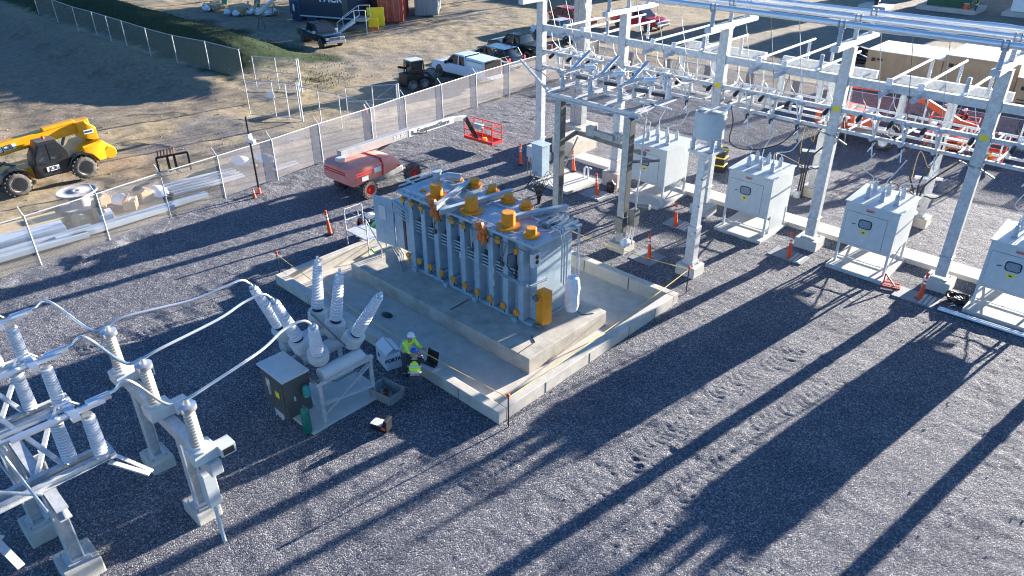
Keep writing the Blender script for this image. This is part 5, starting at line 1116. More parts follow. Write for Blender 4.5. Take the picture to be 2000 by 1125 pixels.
# ---- boom lift
def boomlift(lab,loc,rz,paint,boomc,blen=6.6,textd=True,name='boom_lift',za=2.05,zb=1.95):
    T=thing(name,lab,'boom lift',loc,rz)
    m=MB();m.box(-1.2,1.25,-.55,.55,.45,.85);m.build('chassis',GALV2,T,bevel=.05)
    for x in(-1.45,1.45):
        MB().box(x-.12,x+.12,-.9,.9,.38,.58).build('axle',GALV2,T)
        for sy in(-1,1):wheel(T,x,sy*1.02,.46,.38,rim=RED if paint is LIFTR else WHITE,tread=True,side=sy)
    m=MB();m.cyl((0,0,.85),(0,0,1.0),.5,n=20);m.build('turntable',DGREY,T,True)
    # body, swollen counterweight at the back
    def s2(w,z0,z1):return [(-w,z0+.15),(-w+.12,z0),(w-.12,z0),(w,z0+.15),(w,z1-.24),(w-.16,z1),(-w+.16,z1),(-w,z1-.24)]
    m=loft([(-2.55,s2(.95,.95,1.70)),(-2.3,s2(1.15,.80,1.80)),(-1.2,s2(1.18,.85,1.86)),(-.2,s2(1.16,.95,1.80)),(.35,s2(1.12,1.0,1.66)),(.75,s2(1.0,1.0,1.35))]);
    bd=m.build('body',paint,T,True)
    m=MB();m.prism([(-.62,-1.19,1.0),(-.56,-1.19,1.0),(-.50,-1.19,1.52),(-.54,-1.08,1.86),(-.54,1.08,1.86),(-.60,1.08,1.86),(-.60,-1.08,1.87),(-.57,-1.19,1.53)],(-.03,0,0));m.build('body_seam',RED,bd)
    m=MB()
    for z in(1.30,1.42):m.box(-2.2,-1.2,-1.2,-1.17,z,z+.05)
    m.box(-2.58,-2.50,-.8,.8,1.5,1.55);m.box(-2.58,-2.50,-.8,.8,1.38,1.43);m.build('vent_slot',RED if paint is LIFTR else BLACK,bd)
    MB().box(-1.1,-.68,-1.205,-1.19,1.25,1.5).build('white_decal',WHITE,bd);MB().box(-1.9,-1.5,-1.21,-1.19,1.02,1.24).build('warning_decal',REFL,bd);MB().box(-1.45,-1.25,-1.21,-1.19,1.02,1.24).build('dark_decal',DGREY,bd)
    MB().box(-2.35,-2.0,-.2,.2,1.86,2.05).build('beacon_box',GREY,bd,bevel=.03)
    z0,z1=za,zb
    m=MB();m.bar((-2.0,.3,z0),(blen*.42,.3,z0+.05),.34,.42);m.build('boom',boomc,T,bevel=.02)
    m=MB();m.bar((blen*.35,.3,z0+.04),(blen*.86,.3,z1+.08),.28,.34);m.build('boom_extension',boomc,T,bevel=.02)
    m=MB();m.bar((blen*.86,.3,z1+.10),(blen*1.02,.3,z1-.05),.22,.28);m.build('boom_nose',boomc,T,bevel=.02)
    m=MB();m.cyl((-.2,.3,1.5),(1.4,.3,1.9),.07);m.cyl((blen*.42,.12,2.0),(blen*.55,.12,1.85),.05);m.build('lift_ram',BLACK,T,True)
    if textd:
        m=MB();m.box(blen*.36,blen*.86,.118,.128,z1-.06,z1+.32);m.build('banner',WHITE,T)
        text_mesh('EquipmentShare',.36,DGREY,T,'printed_letters',basis((blen*.63,.112,z1+.12),(1,0,0),(0,-1,0)),.008)
        m=MB();m.lathe((blen*.395,.118,z1+.13),(0,-1,0),[(0,.11),(.004,.11),(.004,.07),(0,.07)],16);m.build('printed_ring',DGREY,T)
        text_mesh('S-65 XC',.22,WHITE,T,'printed_letters',basis((1.75,.125,2.08),(1,0,0),(0,-1,0)),.006)
    # jib and basket
    bx=blen*1.02
    m=MB()
    for dy in(-.12,.0,.12):m.bar((bx,.3+dy,z1),(bx+.75,.2+dy,.55),.07,.09)
    m.build('jib',BLACK,T)
    a=(bx+.8,bx+1.65);yy=(-1.0,1.2)
    m=MB();m.box(a[0],a[1],yy[0],yy[1],.32,.40);m.build('basket_floor',paint if paint is not LIFTR else RED,T)
    m=MB();P=RED if paint is LIFTR else paint
    for z in(.42,.9,1.35):
        for (p,q) in(((a[0],yy[0]),(a[1],yy[0])),((a[1],yy[0]),(a[1],yy[1])),((a[1],yy[1]),(a[0],yy[1])),((a[0],yy[1]),(a[0],yy[0]))):m.bar((*p,z),(*q,z),.05,.05 if z!=.42 else .14)
    for x in a:
        for y in(yy[0],-.25,.5,yy[1]):m.bar((x,y,.35),(x,y,1.37),.045,.045)
    m.build('basket_rail',P,T)
    m=MB();m.box(a[0]-.1,a[0]+.12,-.3,.4,1.15,1.4);m.build('control_panel',GREY,T,bevel=.02)
    m=MB()
    for k in range(3):m.tube(cr([(a[0]-.1,.0,1.2),(a[0]-.15,.1,.8),(a[0],.2,.5),(bx+.5,.25,.9)]),.02,5)
    m.lathe((a[0]+.25,-.2,.42),(0,0,1),[(0,.14),(.16,.12)],8);m.build('hose_coil',YEL2,T)
    return T
boomlift('faded red boom lift with lettered grey boom reaching to a red basket',(-29.95,21.35,0),R(92),LIFTR,mat('boom_grey',(.36,.36,.36),.5))
boomlift('orange boom lift parked behind the gantry, boom pointing to the right',(-14.6,45.2,0),R(8),SALMON,SALMON,5.6,False,za=3.1,zb=1.75)
t=thing('scissor_lift','orange scissor lift with low open basket behind the gantry','scissor lift',(-10.3,46.9,0),R(10))
MB().box(-1.2,1.2,-.55,.55,.2,.55).build('chassis',SALMON,t,bevel=.03)
for x in(-.85,.85):
    for sy in(-1,1):wheel(t,x,sy*.55,.24,.16,side=sy)
m=MB();
for z in(.62,.74):m.bar((-1.1,0,z),(1.1,0,z+.05),.5,.05)
m.build('scissor_stack',STEELD,t);MB().box(-1.25,1.25,-.55,.55,.85,.92).build('platform',SALMON,t)
m=MB()
for z in(1.4,1.9):
    for p,q in(((-1.2,-.5),(1.2,-.5)),((1.2,-.5),(1.2,.5)),((1.2,.5),(-1.2,.5)),((-1.2,.5),(-1.2,-.5))):m.bar((*p,z),(*q,z),.04,.04)
for x in(-1.2,-.4,.4,1.2):
    for y in(-.5,.5):m.bar((x,y,.9),(x,y,1.9),.04,.04)
m.build('guard_rail',SALMON,t)
# ================================================================= CRATES & YARD OBJECTS
def crate(x,y,w_,d_,h,lab,rz=0,top=CREAM):
    t=thing('shipping_crate',lab,'crate',(x,y,0),rz,'tan plywood shipping crates')
    MB().box(-w_/2,w_/2,-d_/2,d_/2,.12,h).build('box',TAN,t,bevel=.01);MB().box(-w_/2-.04,w_/2+.04,-d_/2-.04,d_/2+.04,h,h+.05).build('top_sheet',top,t)
    m=MB()
    for k in range(int(w_/1.1)+1):
        xx=-w_/2+.06+(w_-.12)*k/int(w_/1.1);m.box(xx-.04,xx+.04,-d_/2-.03,-d_/2,.12,h-.02)
    m.build('batten',TAN,t)
    m=MB()
    for k in range(4):m.box(-w_/2+w_*k/3.3,-w_/2+w_*k/3.3+.12,-d_/2,d_/2,0,.12)
    m.build('skid',WOOD,t)
    m=MB();m.box(-w_/2+.35,-w_/2+.65,-d_/2-.036,-d_/2-.03,h-.75,h-.5);m.box(-w_/2+.75,-w_/2+1.15,-d_/2-.036,-d_/2-.03,h-.65,h-.5);m.box(-w_/2+.3,-w_/2+.8,-d_/2-.036,-d_/2-.03,.6,.66);m.box(-w_/2+.3,-w_/2+.7,-d_/2-.036,-d_/2-.03,.8,.86);m.each('stencil_print',BLACK,t)
    return t
crate(-17.3,61.0,5.2,4.0,2.3,'tan plywood crate with a pale sheet top, leftmost of the crate row')
crate(-12.3,61.2,4.6,5.0,2.75,'taller tan plywood crate with a pale sheet top, second of the crate row')
crate(-7.6,60.0,4.4,4.6,2.2,'tan plywood crate with a loose pale sheet, third of the crate row')
crate(-3.0,58.2,4.2,5.0,2.4,'tan plywood crate behind the nearest column, rightmost of the crate row')
crate(-8.0,68.5,9,4,2.0,'long tan plywood crate farther back behind the crate row')
crate(1.5,56.2,3.0,4.0,2.9,'tall tan crate with a white tarp at the right frame edge')
t=thing('pipe_stack','dark stack of coiled conduit and pipes left of the crates','stack',(-22.2,65.5,0),R(10))
m=MB()
for k in range(18):m.cyl((-1.6,-1+.22*(k%9),.12+.22*(k//9)),(1.6,-1+.22*(k%9)+random.uniform(-.1,.1),.12+.22*(k//9)),.1,n=8)
m.build('pipes',BLACK,t,True)
m=MB();m.bar((-1,-.8,.9),(.4,-1.0,.5),.12,.05);m.bar((.3,-.3,.9),(1.4,-.6,.6),.12,.05);m.build('white_board',WHITE,t);m=MB()
for k in range(3):m.lathe((.2*k-.6,.4,.6+.1*k),(.2,.1,1),[(0,.5),(.08,.55),(.16,.5)],16)
m.build('cable_coil',CABLE,t,True)
t=thing('tote_stack','stack of three black and yellow lidded totes on the gravel','tote stack',(-18.15,35.0,0),R(12))
for k in range(3):
    MB().box(-.36,.36,-.30,.30,.42*k,.42*k+.36).build('tote',BLACK,t,bevel=.03);MB().box(-.39,.39,-.33,.33,.42*k+.36,.42*k+.42).build('lid',YEL2,t,bevel=.015)
t2=thing('hand_drill','black and yellow power tool lying on the tote stack','power tool',(-18.1,35.0,1.26))
m=MB();m.box(-.25,.1,-.08,.08,.0,.16);m.build('motor',YEL2,t2,bevel=.02);m=MB();m.cyl((.1,0,.08),(.32,.05,.08),.04);m.build('chuck',BLACK,t2,True)
t=thing('jack_stand','small red jack frame at the corner of the third cabinet pad','jack',(-6.75,28.5,0),R(15))
m=MB()
for a,b in(((-.3,-.2,.05),(.3,-.2,.05)),((-.3,.2,.05),(.3,.2,.05)),((-.3,-.2,.05),(-.3,.2,.05)),((.3,-.2,.05),(.3,.2,.05)),((-.3,0,.05),(-.3,0,.5)),((-.3,0,.5),(.1,-.1,.1))):m.bar(a,b,.05,.05)
m.build('frame',RED,t)
m=MB()
for k in range(7):
    pts=[];r=.26+.02*k
    for j in range(17):a=2*PI*j/16;pts.append((r*math.cos(a),r*math.sin(a)*.9,.06+.03*k+.05*math.sin(3*a+k)))
    m.tube(pts,.03,6)
o=tag(m.build('cable_coil',CABLE,None,True),'black coil of cable at the corner of the nearest cabinet pad','cable coil');o.location=(-4.55,28.95,0)
m=MB()
for k in range(2):m.cyl((-4.85,27.95-.13*k,.06),(-.2,28.1-.13*k,.06),.055,n=10)
tag(m.build('aluminium_tube',ALU,None,True),'pair of long shiny tubes lying before the nearest white cabinet','tubes')
t=thing('red_pry_bar','tall thin red level rod leaning by the warm footing','rod',(-20.3,29.0,0));MB().cyl((0,0,0),(.25,.5,2.6),.03,n=8).build('rod',RED,t,True);MB().bar((.0,.2,1.3),(.35,.3,1.3),.06,.06).build('clamp',RED,t)
t=thing('bucket','black bucket tool bag beside the warm footing','bucket',(-20.6,28.75,0));MB().lathe((0,0,0),(0,0,1),[(0,.2),(.4,.25),(.45,.22),(.5,.1)],14).build('pail',BLACK,t,True);MB().tube(cr([(-.22,0,.4),(0,0,.65),(.22,0,.4)]),.015,5).build('handle',RED,t)
t=thing('tripod','tan folding tripod leaning behind the farthest left cabinet','tripod',(-16.9,31.3,.2))
for a in(0,120,240):MB().bar((0,0,1.5),(.35*math.cos(R(a)),.35*math.sin(R(a)),0),.07,.05).build('leg',WOOD,t)
MB().lathe((0,0,1.45),(0,0,1),[(0,.1),(.1,.12),(.14,.05)],10).build('head',YEL2,t,True)
# ---- far background: site containers, toilets, stairs
def porta(loc,rz,lab):
    t=thing('portable_toilet',lab,'portable toilet',loc,rz,'portable toilets')
    MB().box(-.55,.55,-.55,.55,.08,2.1).build('body',PORTA,t,bevel=.03);MB().prism([(-.6,-.6,2.1),(.6,-.6,2.1),(.6,.6,2.1),(-.6,.6,2.1)],(0,0,.12)).build('roof',PORTR,t,bevel=.05)
    MB().box(-.40,.40,-.58,-.555,.15,1.95).build('door',NAVY,t);MB().box(.56,.57,-.2,.25,1.2,1.45).build('oval_badge',REFL,t,bevel=.004)
    m=MB();m.prism([(-.2,-.59,1.7),(0,-.59,1.6),(-.05,-.59,.9),(-.25,-.59,1.1)],(0,-.01,0));m.build('white_figure',WHITE,t)
porta((-71.6,45.0,0),R(20),'dark blue portable toilet with pale roof, nearer of the pair');porta((-73.2,44.2,0),R(20),'dark blue portable toilet with pale roof, farther of the pair')
def container(loc,rz,L_,col,lab,dooropen=False,name='shipping_container'):
    t=thing(name,lab,'container',loc,rz);H=2.6;W=1.22
    P=[];n=int(L_/.28);
    m=MB();m.box(-L_/2,L_/2,-W,W,.1,.2);m.box(-L_/2,L_/2,-W+.02,W-.02,H-.06,H);m.box(-L_/2+.02,L_/2,-W+.03,-W+.05,.2,H-.05);m.box(-L_/2+.02,L_/2,W-.05,W-.03,.2,H-.05);m.box(-L_/2,-L_/2+.04,-W,W,.2,H-.05)
    for k in range(n):
        x=-L_/2+.15+k*(L_-.3)/n;m.box(x,x+.14,-W,-W+.03,.2,H-.05);m.box(x,x+.14,W-.03,W,.2,H-.05)
    m.build('shell',col,t)
    m=MB()
    for x in(-L_/2,L_/2-.1):
        for y in(-W,W-.1):m.box(x,x+.1,y,y+.1,0.1,H)
    m.build('corner_post',col,t)
    m=MB();m.box(L_/2,L_/2+.05,-W+.1,-.02,.2,H-.1);m.box(L_/2,L_/2+.05,.02,W-.1,.2,H-.1)
    m.build('door',col,t)
    m=MB()
    for y in(-.9,-.35,.35,.9):m.cyl((L_/2+.08,y,.25),(L_/2+.08,y,H-.15),.025,n=6)
    m.build('lock_rod',GALV2,t,True);return t
container((-66.5,51.6,0),R(-45),6.0,CRED,'dark red shipping container beside the yellow sign boards');container((-66.8,56.6,0),R(-45),6.0,CGREY,'grey corrugated container behind the red container')
container((-70.0,52.5,0),R(-45),6.0,CRED,'dark red shipping container left of the yellow boards, half in shade')
t=thing('site_office','black site trailer with white PACK lettering behind the black pickup','trailer',(-70.0,46.6,0),R(22))
MB().box(-4.6,3.6,-1.5,1.5,.5,3.4).build('body',NAVY,t,bevel=.04);text_mesh('PACK',1.1,WHITE,t,'printed_letters',basis((.6,-1.52,2.4),(1,0,0),(0,-1,0)),.03)
MB().box(1.9,2.6,-1.53,-1.5,.9,2.9).build('door',DGREY,t);MB().box(-4.5,3.5,-1.56,-1.51,.5,.62).build('skirt_rail',GREY,t)
t=thing('steel_stairs','wide grey steel stairs with handrail in front of the dark trailer','stairs',(-63.6,44.6,0),R(-45))
for k in range(5):MB().box(-1.5,1.5,-1.6+.35*k,-1.3+.35*k,.18+.2*k,.24+.2*k).build('tread',GREY,t)
MB().box(-1.5,1.5,.1,1.2,1.15,1.22).build('landing',STEELD,t)
m=MB()
for x in(-1.5,1.5):m.bar((x,-1.7,.05),(x,.1,1.2),.06,.2);m.bar((x,-1.6,1.1),(x,.1,2.2),.05,.05);m.bar((x,.1,2.2),(x,1.2,2.2),.05,.05);m.bar((x,-1.6,.1),(x,-1.6,1.1),.05,.05);m.bar((x,.1,1.2),(x,.1,2.2),.05,.05);m.bar((x,1.2,0),(x,1.2,2.2),.06,.06)
m.each('handrail',WHITE,t)
for i,(x,y,w_,h) in enumerate(((-63.9,47.2,1.7,1.9),(-65.0,49.5,1.8,2.3),(-62.6,45.9,.9,1.2))):
    t=thing('yellow_board','',"sign board",(x,y,0),R(50));t['label']=['bright yellow board standing beside the steel stairs','tallest yellow board leaning against the red container','low yellow and red board at the foot of the stairs'][i]
    MB().box(-w_/2,w_/2,-.05,.05,.1,h).build('board',YEL2,t,bevel=.01);MB().box(-w_/2,w_/2,-.07,-.05,.1,.35).build('base_stripe',SALMON if i==2 else YEL2,t)
    m=MB();m.bar((-w_/3,.1,0),(-w_/3,.1,h),.06,.06);m.build('frame',WHITE,t)
t=thing('roof_beam','long white steel beam lying across trestles by the toilets','beam',(-73.8,40.9,0),R(-42))
MB().bar((-4.5,0,1.7),(4.2,0,1.7),.3,.25).build('beam',GREY,t)
for x in(-3.5,3.4):
    m=MB();m.bar((x,-.4,0),(x,0,1.6),.08,.08);m.bar((x,.4,0),(x,0,1.6),.08,.08);m.build('trestle',STEELD,t)
for i,(x,y,s_,lab) in enumerate(((-85.5,41.0,1.0,'heap of white sacks and broken timber at the top left'),(-81.0,41.6,1.3,'pile of tan and white debris near the green tarps'),(-78.3,43.2,.9,'small heap of boards and sacks right of the debris pile'))):
    t=thing('debris_pile',lab,'debris pile',(x,y,0),0,'debris piles at the site edge')
    m=MB()
    for k in range(16):
        a=random.uniform(0,6.3);r=random.uniform(0,1.4)*s_;z=random.uniform(.1,.9)*s_
        m.bar((r*math.cos(a),r*math.sin(a),z*.5),(r*math.cos(a)+random.uniform(-.9,.9),r*math.sin(a)+random.uniform(-.9,.9),z),random.uniform(.1,.3),random.uniform(.05,.2))
    m.build('boards',WOOD,t)
    m=MB()
    for k in range(6):
        a=random.uniform(0,6.3);m.lathe((math.cos(a)*s_,math.sin(a)*s_,.1),(random.uniform(-.3,.3),random.uniform(-.3,.3),1),[(0,.3),(.2,.42),(.45,.3),(.55,.08)],8)
    m.build('sacks',WRAP,t);MB().box(-.9*s_,.5*s_,-.5*s_,.9*s_,.0,.7*s_).build('pallet_load',CARD,t,bevel=.03)
for i,x in enumerate((-88.0,-83.5)):
    t=thing('tarp_rack',['green tarp hung over a rack at the top left, left one','green tarp hung over a rack at the top left, right one'][i],'tarp',(x,43.8+i*1.6,0),R(-30))
    m=MB();m.prism([(-.8,-.5,.2),(-.5,0,2.5),(0,.0,2.6),(.2,-.6,.2)],(1.4,.6,0));m.build('tarp',TARPG,t);MB().bar((-1,0,2.55),(1.8,.6,2.55),.06,.06).build('rail',BLACK,t)
t=thing('low_trailer','black flatbed trailer with stacked gear at the top beside the toilets','trailer',(-78.5,50.0,0),R(-35))
MB().box(-4,4,-1.2,1.2,.7,.95).build('deck',BLACK,t)
for x in(-2.6,2.4):
    for sy in(-1,1):wheel(t,x,sy*1.1,.42,.25,side=sy)
for k in range(4):MB().box(-3.5+1.8*k,-2.2+1.8*k,-.9,.9,.95,1.6+.3*(k%2)).build('cargo',(GREEN,DGREY,SALMON,NAVY)[k],t,bevel=.05)
# pads and equipment at the top right
t=thing('transformer_pad','pale concrete pad with a small black fitting at the top right','pad',(-31.3,91.9,0));MB().box(-1.5,1.5,-1.3,1.3,-.05,.35).build('slab',CONCL,t,bevel=.03);MB().lathe((0,0,.35),(0,0,1),[(0,.25),(.3,.2),(.35,.35),(.5,.3),(.7,.1)],10).build('fitting',BLACK,t,True)
t=thing('generator_pad','green equipment housing on a concrete pad at the top right corner','generator',(-24.8,96.5,0));MB().box(-3,3,-2.2,2.2,-.05,.45).build('slab',CONC,t,bevel=.03);MB().box(-2.2,2.2,-1.5,1.5,.45,2.4).build('housing',mat('olive_green',(.03,.09,.04),.5),t,bevel=.05);MB().box(-2.3,2.3,-1.6,1.6,2.4,2.5).build('housing_roof',GREY,t)
t=thing('equipment_shelter','white and grey equipment shelter with steps at the top right edge','shelter',(-17.2,98.5,0));MB().box(-2,5,-1.5,1.5,.4,3.2).build('body',CREAM,t,bevel=.03);MB().box(-2.5,6,-2.6,1.8,-.05,.4).build('slab',CONC,t);m=MB()
for x in(-1.6,-.2,1.2):m.bar((x,-2.3,.4),(x,-2.3,1.5),.05,.05)
m.bar((-1.6,-2.3,1.5),(1.2,-2.3,1.5),.05,.05);m.bar((-1.6,-2.3,.95),(1.2,-2.3,.95),.05,.05);m.build('railing',WHITE,t);MB().box(.5,1.5,-1.54,-1.5,.5,2.6).build('door',CGREY,t)
t=thing('water_cooler','orange barrel beside the distant worker','barrel',(-22.9,94.7,0));MB().lathe((0,0,0),(0,0,1),[(0,.3),(.5,.36),(.95,.3),(1.0,.2)],14).build('barrel',SALMON,t,True);MB().lathe((0,0,.98),(0,0,1),[(0,.28),(.05,.28)],12).build('lid',WHITE,t,True)
# ================================================================= MATERIALS ALONG THE LANE
t=thing('cable_reel','weathered grey wooden cable reel lying flat beside the dirt lane','cable reel',(-38.3,9.7,0),R(5))
MB().lathe((0,0,0),(0,0,1),[(0,.9),(.07,.9)],26).build('lower_disc',mat('grey_wood',(.40,.37,.36),.8,0,.2,6),t,True);MB().cyl((0,0,.07),(0,0,.75),.45,n=18).build('drum',MATS['grey_wood'],t,True);MB().lathe((0,0,.75),(0,0,1),[(0,.9),(.07,.9),(.07,.78),(.06,.76),(.06,.35),(.075,.33),(.075,.12),(.04,.1)],26).build('upper_disc',MATS['grey_wood'],t,True)
def bundle(x0,y0,x1,y1,z,n,rows,r,mtl,lab,nm='pipe_bundle',cat='pipes'):
    m=MB();a=Vector((x0,y0,0));b=Vector((x1,y1,0));d=(b-a).normalized();s_=Vector((d.y,-d.x,0))
    for j in range(rows):
        for k in range(n-j):m.cyl(a+s_*((k-(n-j)/2)*r*2.1)+Vector((0,0,z+j*r*1.8)),b+s_*((k-(n-j)/2)*r*2.1)+d*random.uniform(-.4,.4)+Vector((0,0,z+j*r*1.8)),r,n=10)
    return tag(m.build(nm,mtl,None,True),lab,cat)
m=MB()
for a,b in(((-34.6,2.0),(-34.3,8.6)),((-34.7,7.4),(-34.75,14.4)),((-35.05,2.5),(-34.95,9.0)),((-34.45,8.0),(-34.5,12.6))):m.bar((*a,.22),(*b,.22),.32,.22)
tag(m.build('channel_steel',mat('pale_blue_steel',(.50,.57,.63),.4,.3,.08,3),None,bevel=.01),'long pale blue steel channels laid end to end just outside the fence','steel channels')
t=thing('lumber_stack','stack of tan lumber planks outside the fence at the left edge','lumber stack',(-37.0,5.6,0),R(86))
for k in range(3):
    m=MB()
    for j in range(5):m.box(-2.6,2.6+.2*random.random(),-.6+.25*j,-.38+.25*j,.12+.12*k,.22+.12*k)
    m.build('plank_layer',WOOD,t)
t=thing('sheet_stack','stack of pale grey sheets on battens outside the fence','sheet stack',(-35.9,5.5,0),R(84))
MB().box(-2.3,2.6,-.5,.5,.2,.48).build('sheets',mat('pale_blue_steel',()) if 0 else MATS['pale_blue_steel'],t,bevel=.01);m=MB()
for x in(-2,0,2):m.box(x-.08,x+.08,-.5,.5,0,.2)
m.build('batten',WOOD,t)
rng=random.Random(3)
cl=['tan carton beside the cable reel','tan carton on top of the carton cluster','open pale carton nearest the clear fence','small carton at the far end of the carton cluster','crushed carton between the sheets and the reel','low tan carton in front of the cluster']
for i,(x,y,z,s_) in enumerate(((-36.6,10.0,0,.8),(-36.5,10.2,.55,.6),(-35.6,9.9,0,.7),(-36.9,12.2,0,.75),(-35.9,8.9,0,.65),(-36.3,11.3,0,.7))):
    t=thing('carton',cl[i],'carton',(x,y,z),rng.uniform(-.6,.6),'cartons outside the fence')
    MB().box(-s_*.55,s_*.55,-s_*.4,s_*.4,0,s_*.65).build('box',CARD if i!=2 else CARDW,t,bevel=.01);m=MB();m.prism([(-s_*.55,-s_*.4,s_*.66),(s_*.55,-s_*.4,s_*.66),(s_*.55,-s_*.05,s_*.85),(-s_*.55,-s_*.05,s_*.85)],(0,0,.012));m.build('flap',CARD,t);MB().box(-s_*.5,s_*.5,-.04,.04,s_*.65,s_*.66).build('tape',WRAP,t)
for i,(x,y) in enumerate(((-37.2,11.2),(-36.9,12.9),(-37.9,18.0),(-37.2,19.1))):
    m=MB();m.lathe((0,0,0),(0,0,1),[(0,.45),(.18,.62),(.38,.45),(.5,.12)],9);o=tag(m.build('sack',WRAP,None,True),['white sack among the cartons','white sack at the far end of the cartons','larger white sack behind the screened fence by the pole','white sack nearest the black pole behind the fence'][i],'sack','white sacks outside the fence');o.location=(x,y,0);o.scale=(1.1+.2*(i%2),.8,.9)
m=MB()
for k in range(9):
    y0=12.9+.05*k;m.tube(cr([(-37.6+.20*k,y0,.15+.06*(k%2)),(-37.3+.20*k,15.0,.2+.06*(k%2)),(-37.2+.18*k,17.0,.15+.06*(k%2))]),.075,7)
tag(m.build('conduit_bundle',mat('pvc_grey',(.48,.50,.53),.4),None,True),'bundle of long grey conduits bowed beside the fence','conduits')
m=MB()
for k in range(4):
    a=rng.uniform(-.4,.4);m.bar((-38.2,17.5+.3*k,.15),(-36.6,18.6+.3*k+a,.2),.14,.06)
tag(m.build('loose_boards',WOOD,None),'loose tan boards scattered behind the fence near the pole','boards')
t=thing('steel_rack','black steel rack frame standing on the dirt lane verge','rack',(-39.3,14.9,0),R(80))
m=MB()
for x in(-.8,.8):m.bar((x,0,0),(x,0,1.0),.09,.09)
m.bar((-.8,0,1.0),(.8,0,1.0),.1,.1);m.bar((-.25,0,.1),(-.25,0,1.0),.12,.08);m.bar((.1,0,.1),(.1,0,1.0),.12,.08);m.bar((-.8,0,.2),(.8,0,.2),.06,.06);m.build('frame',BLACK,t)
m=MB()
for k in range(6):m.bar((-.7+.16*k,0,1.0),(-.62+.16*k,.1,1.35),.06,.04)
m.build('rusty_tines',RUSTY,t)
m=MB()
for k in range(5):m.bar((-35.9+.12*k,18.6,.08),(-36.0+.1*k,20.2,.08),.07,.05)
tag(m.build('angle_bars',GALV,None),'small bundle of grey angle bars just outside the screened fence','bars')
# scattered gravel ridge stones and low stuff
import bmesh
def scatter_stones(name,n,reg,rmin,rmax,m_,lab_kind,hf=gravel_h,free=False):
    me_v=[];me_f=[];rg=np.random.RandomState(5)
    ico=bmesh.new();bmesh.ops.create_icosphere(ico,subdivisions=1,radius=1);iv=np.array([v.co[:] for v in ico.verts]);jf=[[v.index for v in f.verts] for f in ico.faces];ico.free()
    V=[];Fc=[];c=0
    while c<n:
        x=rg.uniform(reg[0],reg[1]);y=rg.uniform(reg[2],reg[3])
        if not free and (inpit(np.array(x),np.array(y)) or x<-33.2-(y-6)*.115+.1): 
            continue
        s=rg.uniform(rmin,rmax)*np.array([1,rg.uniform(.6,1),rg.uniform(.5,.8)]);p=iv*s*(1+.25*rg.randn(len(iv),1)*.5)+[x,y,hf(np.array([[x]]),np.array([[y]]))[0,0]+.01]
        base=len(iv)*c;V.append(p);Fc+= [[base+i for i in f] for f in jf];c+=1
    me=bpy.data.meshes.new(name);me.from_pydata(np.concatenate(V).tolist(),[],Fc);o=bpy.data.objects.new(name,me);COL.objects.link(o);me.materials.append(m_);o['kind']='stuff';return o
scatter_stones('loose_stones',2500,(-33,3,0,36),.012,.028,mat('stone',(.26,.255,.25),.9,0,.4,12,c2=(.48,.45,.42)),'')
scatter_stones('rubble',700,(-90,-38,3,26),.02,.075,mat('rubble_stone',(.22,.19,.15),.9,0,.4,3,c2=(.40,.36,.30)),'',far_h,True)
scatter_stones('lane_stones',700,(-60,-38,24,60),.015,.05,MATS['rubble_stone'],'',far_h,True)
# weeds and grass tufts at the bank foot
def tufts(name,n,fx,zf,hmin,hmax,m_):
    rg=random.Random(11);V=[];Fc=[]
    for i in range(n):
        x,y=fx(rg);z=float(zf(np.array([[x]]),np.array([[y]]))[0,0])
        for k in range(4):
            a=rg.uniform(0,6.28);h=rg.uniform(hmin,hmax);dx,dy=math.cos(a),math.sin(a);b=len(V);w_=.012+.015*rg.random()
            V+=[(x-dy*w_,y+dx*w_,z-.02),(x+dy*w_,y-dx*w_,z-.02),(x+dx*h*.5,y+dy*h*.5,z+h)];Fc.append((b,b+1,b+2))
    me=bpy.data.meshes.new(name);me.from_pydata(V,[],Fc);o=bpy.data.objects.new(name,me);COL.objects.link(o);me.materials.append(m_);o['kind']='stuff'
tufts('bank_grass',2500,lambda r:(r.uniform(-98,-53),r.uniform(26.8,37)),far_h,.05,.16,mat('grass_blade',(.03,.065,.015),.8,0,.4,.6,c2=(.07,.10,.03)))
tufts('weed_patch',260,lambda r:(r.gauss(-50.5,1.4),r.gauss(31.5,1.6)),far_h,.05,.2,MATS['grass_blade'])
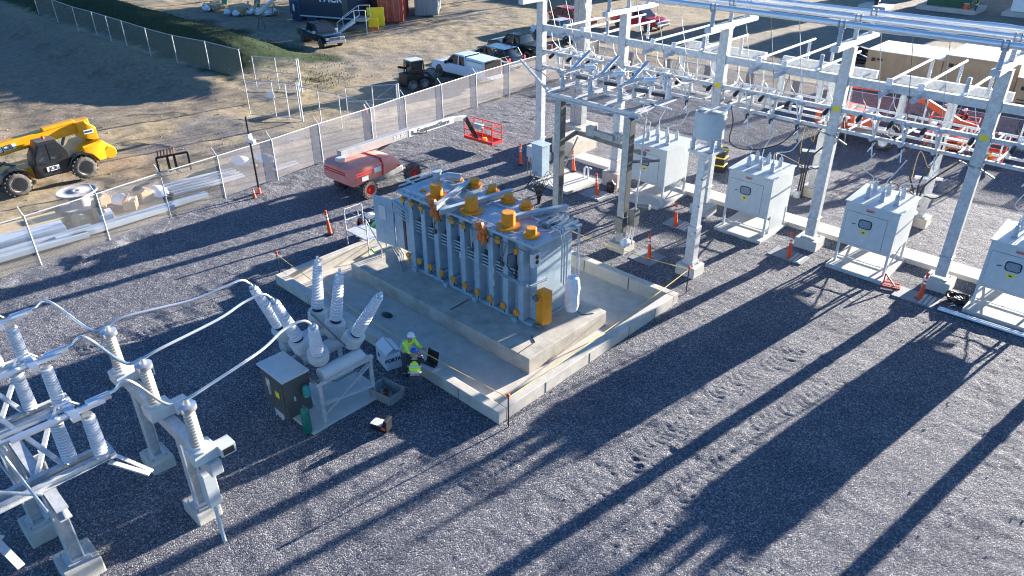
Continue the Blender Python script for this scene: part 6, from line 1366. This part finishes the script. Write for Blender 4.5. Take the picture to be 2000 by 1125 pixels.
# ================================================================= UNSEEN CASTERS ADDED BEYOND THE TOP EDGE TO THROW LONG SHADOWS
def tree(x,y,h,r,lab):  # unseen trees, added to throw shade over the bank and road
    t=thing('tree',lab,'tree',(x,y,0),0,'trees beyond the site');rg=random.Random(int(x*7+y))
    m=MB();m.cyl((0,0,-.3),(0,0,h*.7),.28,.10,8)
    limbs=[]
    for k in range(9):
        a=rg.uniform(0,6.28);z=h*rg.uniform(.3,.65);e=Vector((math.cos(a)*r*.6,math.sin(a)*r*.6,z+h*.22));m.cyl((0,0,z),e,.09,.03,6);limbs.append(e)
    m.build('trunk',mat('bark',(.10,.08,.06),.9),t)
    V=[];Fc=[]
    for k in range(2600):
        c=rg.choice(limbs+[Vector((0,0,h*.75)),Vector((0,0,h*.9))]);p=c+Vector((rg.gauss(0,r*.27),rg.gauss(0,r*.27),rg.gauss(0,h*.08)));s_=rg.uniform(.16,.38)
        u=Vector((rg.uniform(-1,1),rg.uniform(-1,1),rg.uniform(-1,1))).normalized();v=u.orthogonal().normalized();b=len(V)
        V+=[p-u*s_,p+v*s_*.6,p+u*s_,p-v*s_*.6];Fc.append((b,b+1,b+2,b+3))
    me=bpy.data.meshes.new('crown');me.from_pydata([tuple(q) for q in V],[],Fc);o=bpy.data.objects.new('crown',me);COL.objects.link(o);me.materials.append(mat('foliage',(.05,.08,.02),.8,0,.3,.5));o.parent=t
for i,(x,y,h,r) in enumerate(((-104,50,11,4.5),(-97,54,12,5),(-90,58,10,4.5),(-83,62,11,4.5),(-112,46,12,5),(-76,68,9,4),(-59,90,13,5.5),(-66,86,13,5.5),(-73,80,12,5.5),(-80,75,12,5.5))):
    tree(x,y,h,r,'leafy tree beyond the top left corner, number not visible' if 0 else ['leafy tree beyond the top left corner, second from the end','tallest leafy tree beyond the top left corner','leafy tree behind the grassy bank','leafy tree beyond the green tarps','leafy tree farthest beyond the top left corner','small leafy tree beyond the dark trailer','broad leafy tree beyond the top edge, above the containers','broad leafy tree beyond the top edge, above the portable toilets','broad leafy tree beyond the top edge, above the flatbed trailer','broad leafy tree beyond the top edge, above the debris piles'][i])
def shadow_shed(x,y,w_,d_,h,lab):  # unseen plain building, added only to cast long shadow bands
    t=thing('warehouse',lab,'building',(x,y,0));MB().box(-w_/2,w_/2,-d_/2,d_/2,0,h).build('wall',CREAM,t);MB().prism([(-w_/2-.3,-d_/2-.3,h),(w_/2+.3,-d_/2-.3,h),(w_/2+.3,0,h+1),(w_/2+.3,d_/2+.3,h),(-w_/2-.3,d_/2+.3,h)][:2]+[(w_/2+.3,d_/2+.3,h),(-w_/2-.3,d_/2+.3,h)],(0,0,.3)).build('roof',CGREY,t);MB().box(-1.5,1.5,-d_/2-.05,-d_/2,0,3).build('door',CGREY,t)
shadow_shed(-31.5,114,5.5,8,8.5,'grey roofed site building beyond the top edge, centre')
shadow_shed(-20,120,9,10,9,'grey roofed site building beyond the top edge, right')
shadow_shed(-58,100,10,8,5,'low grey roofed building beyond the top edge, left')
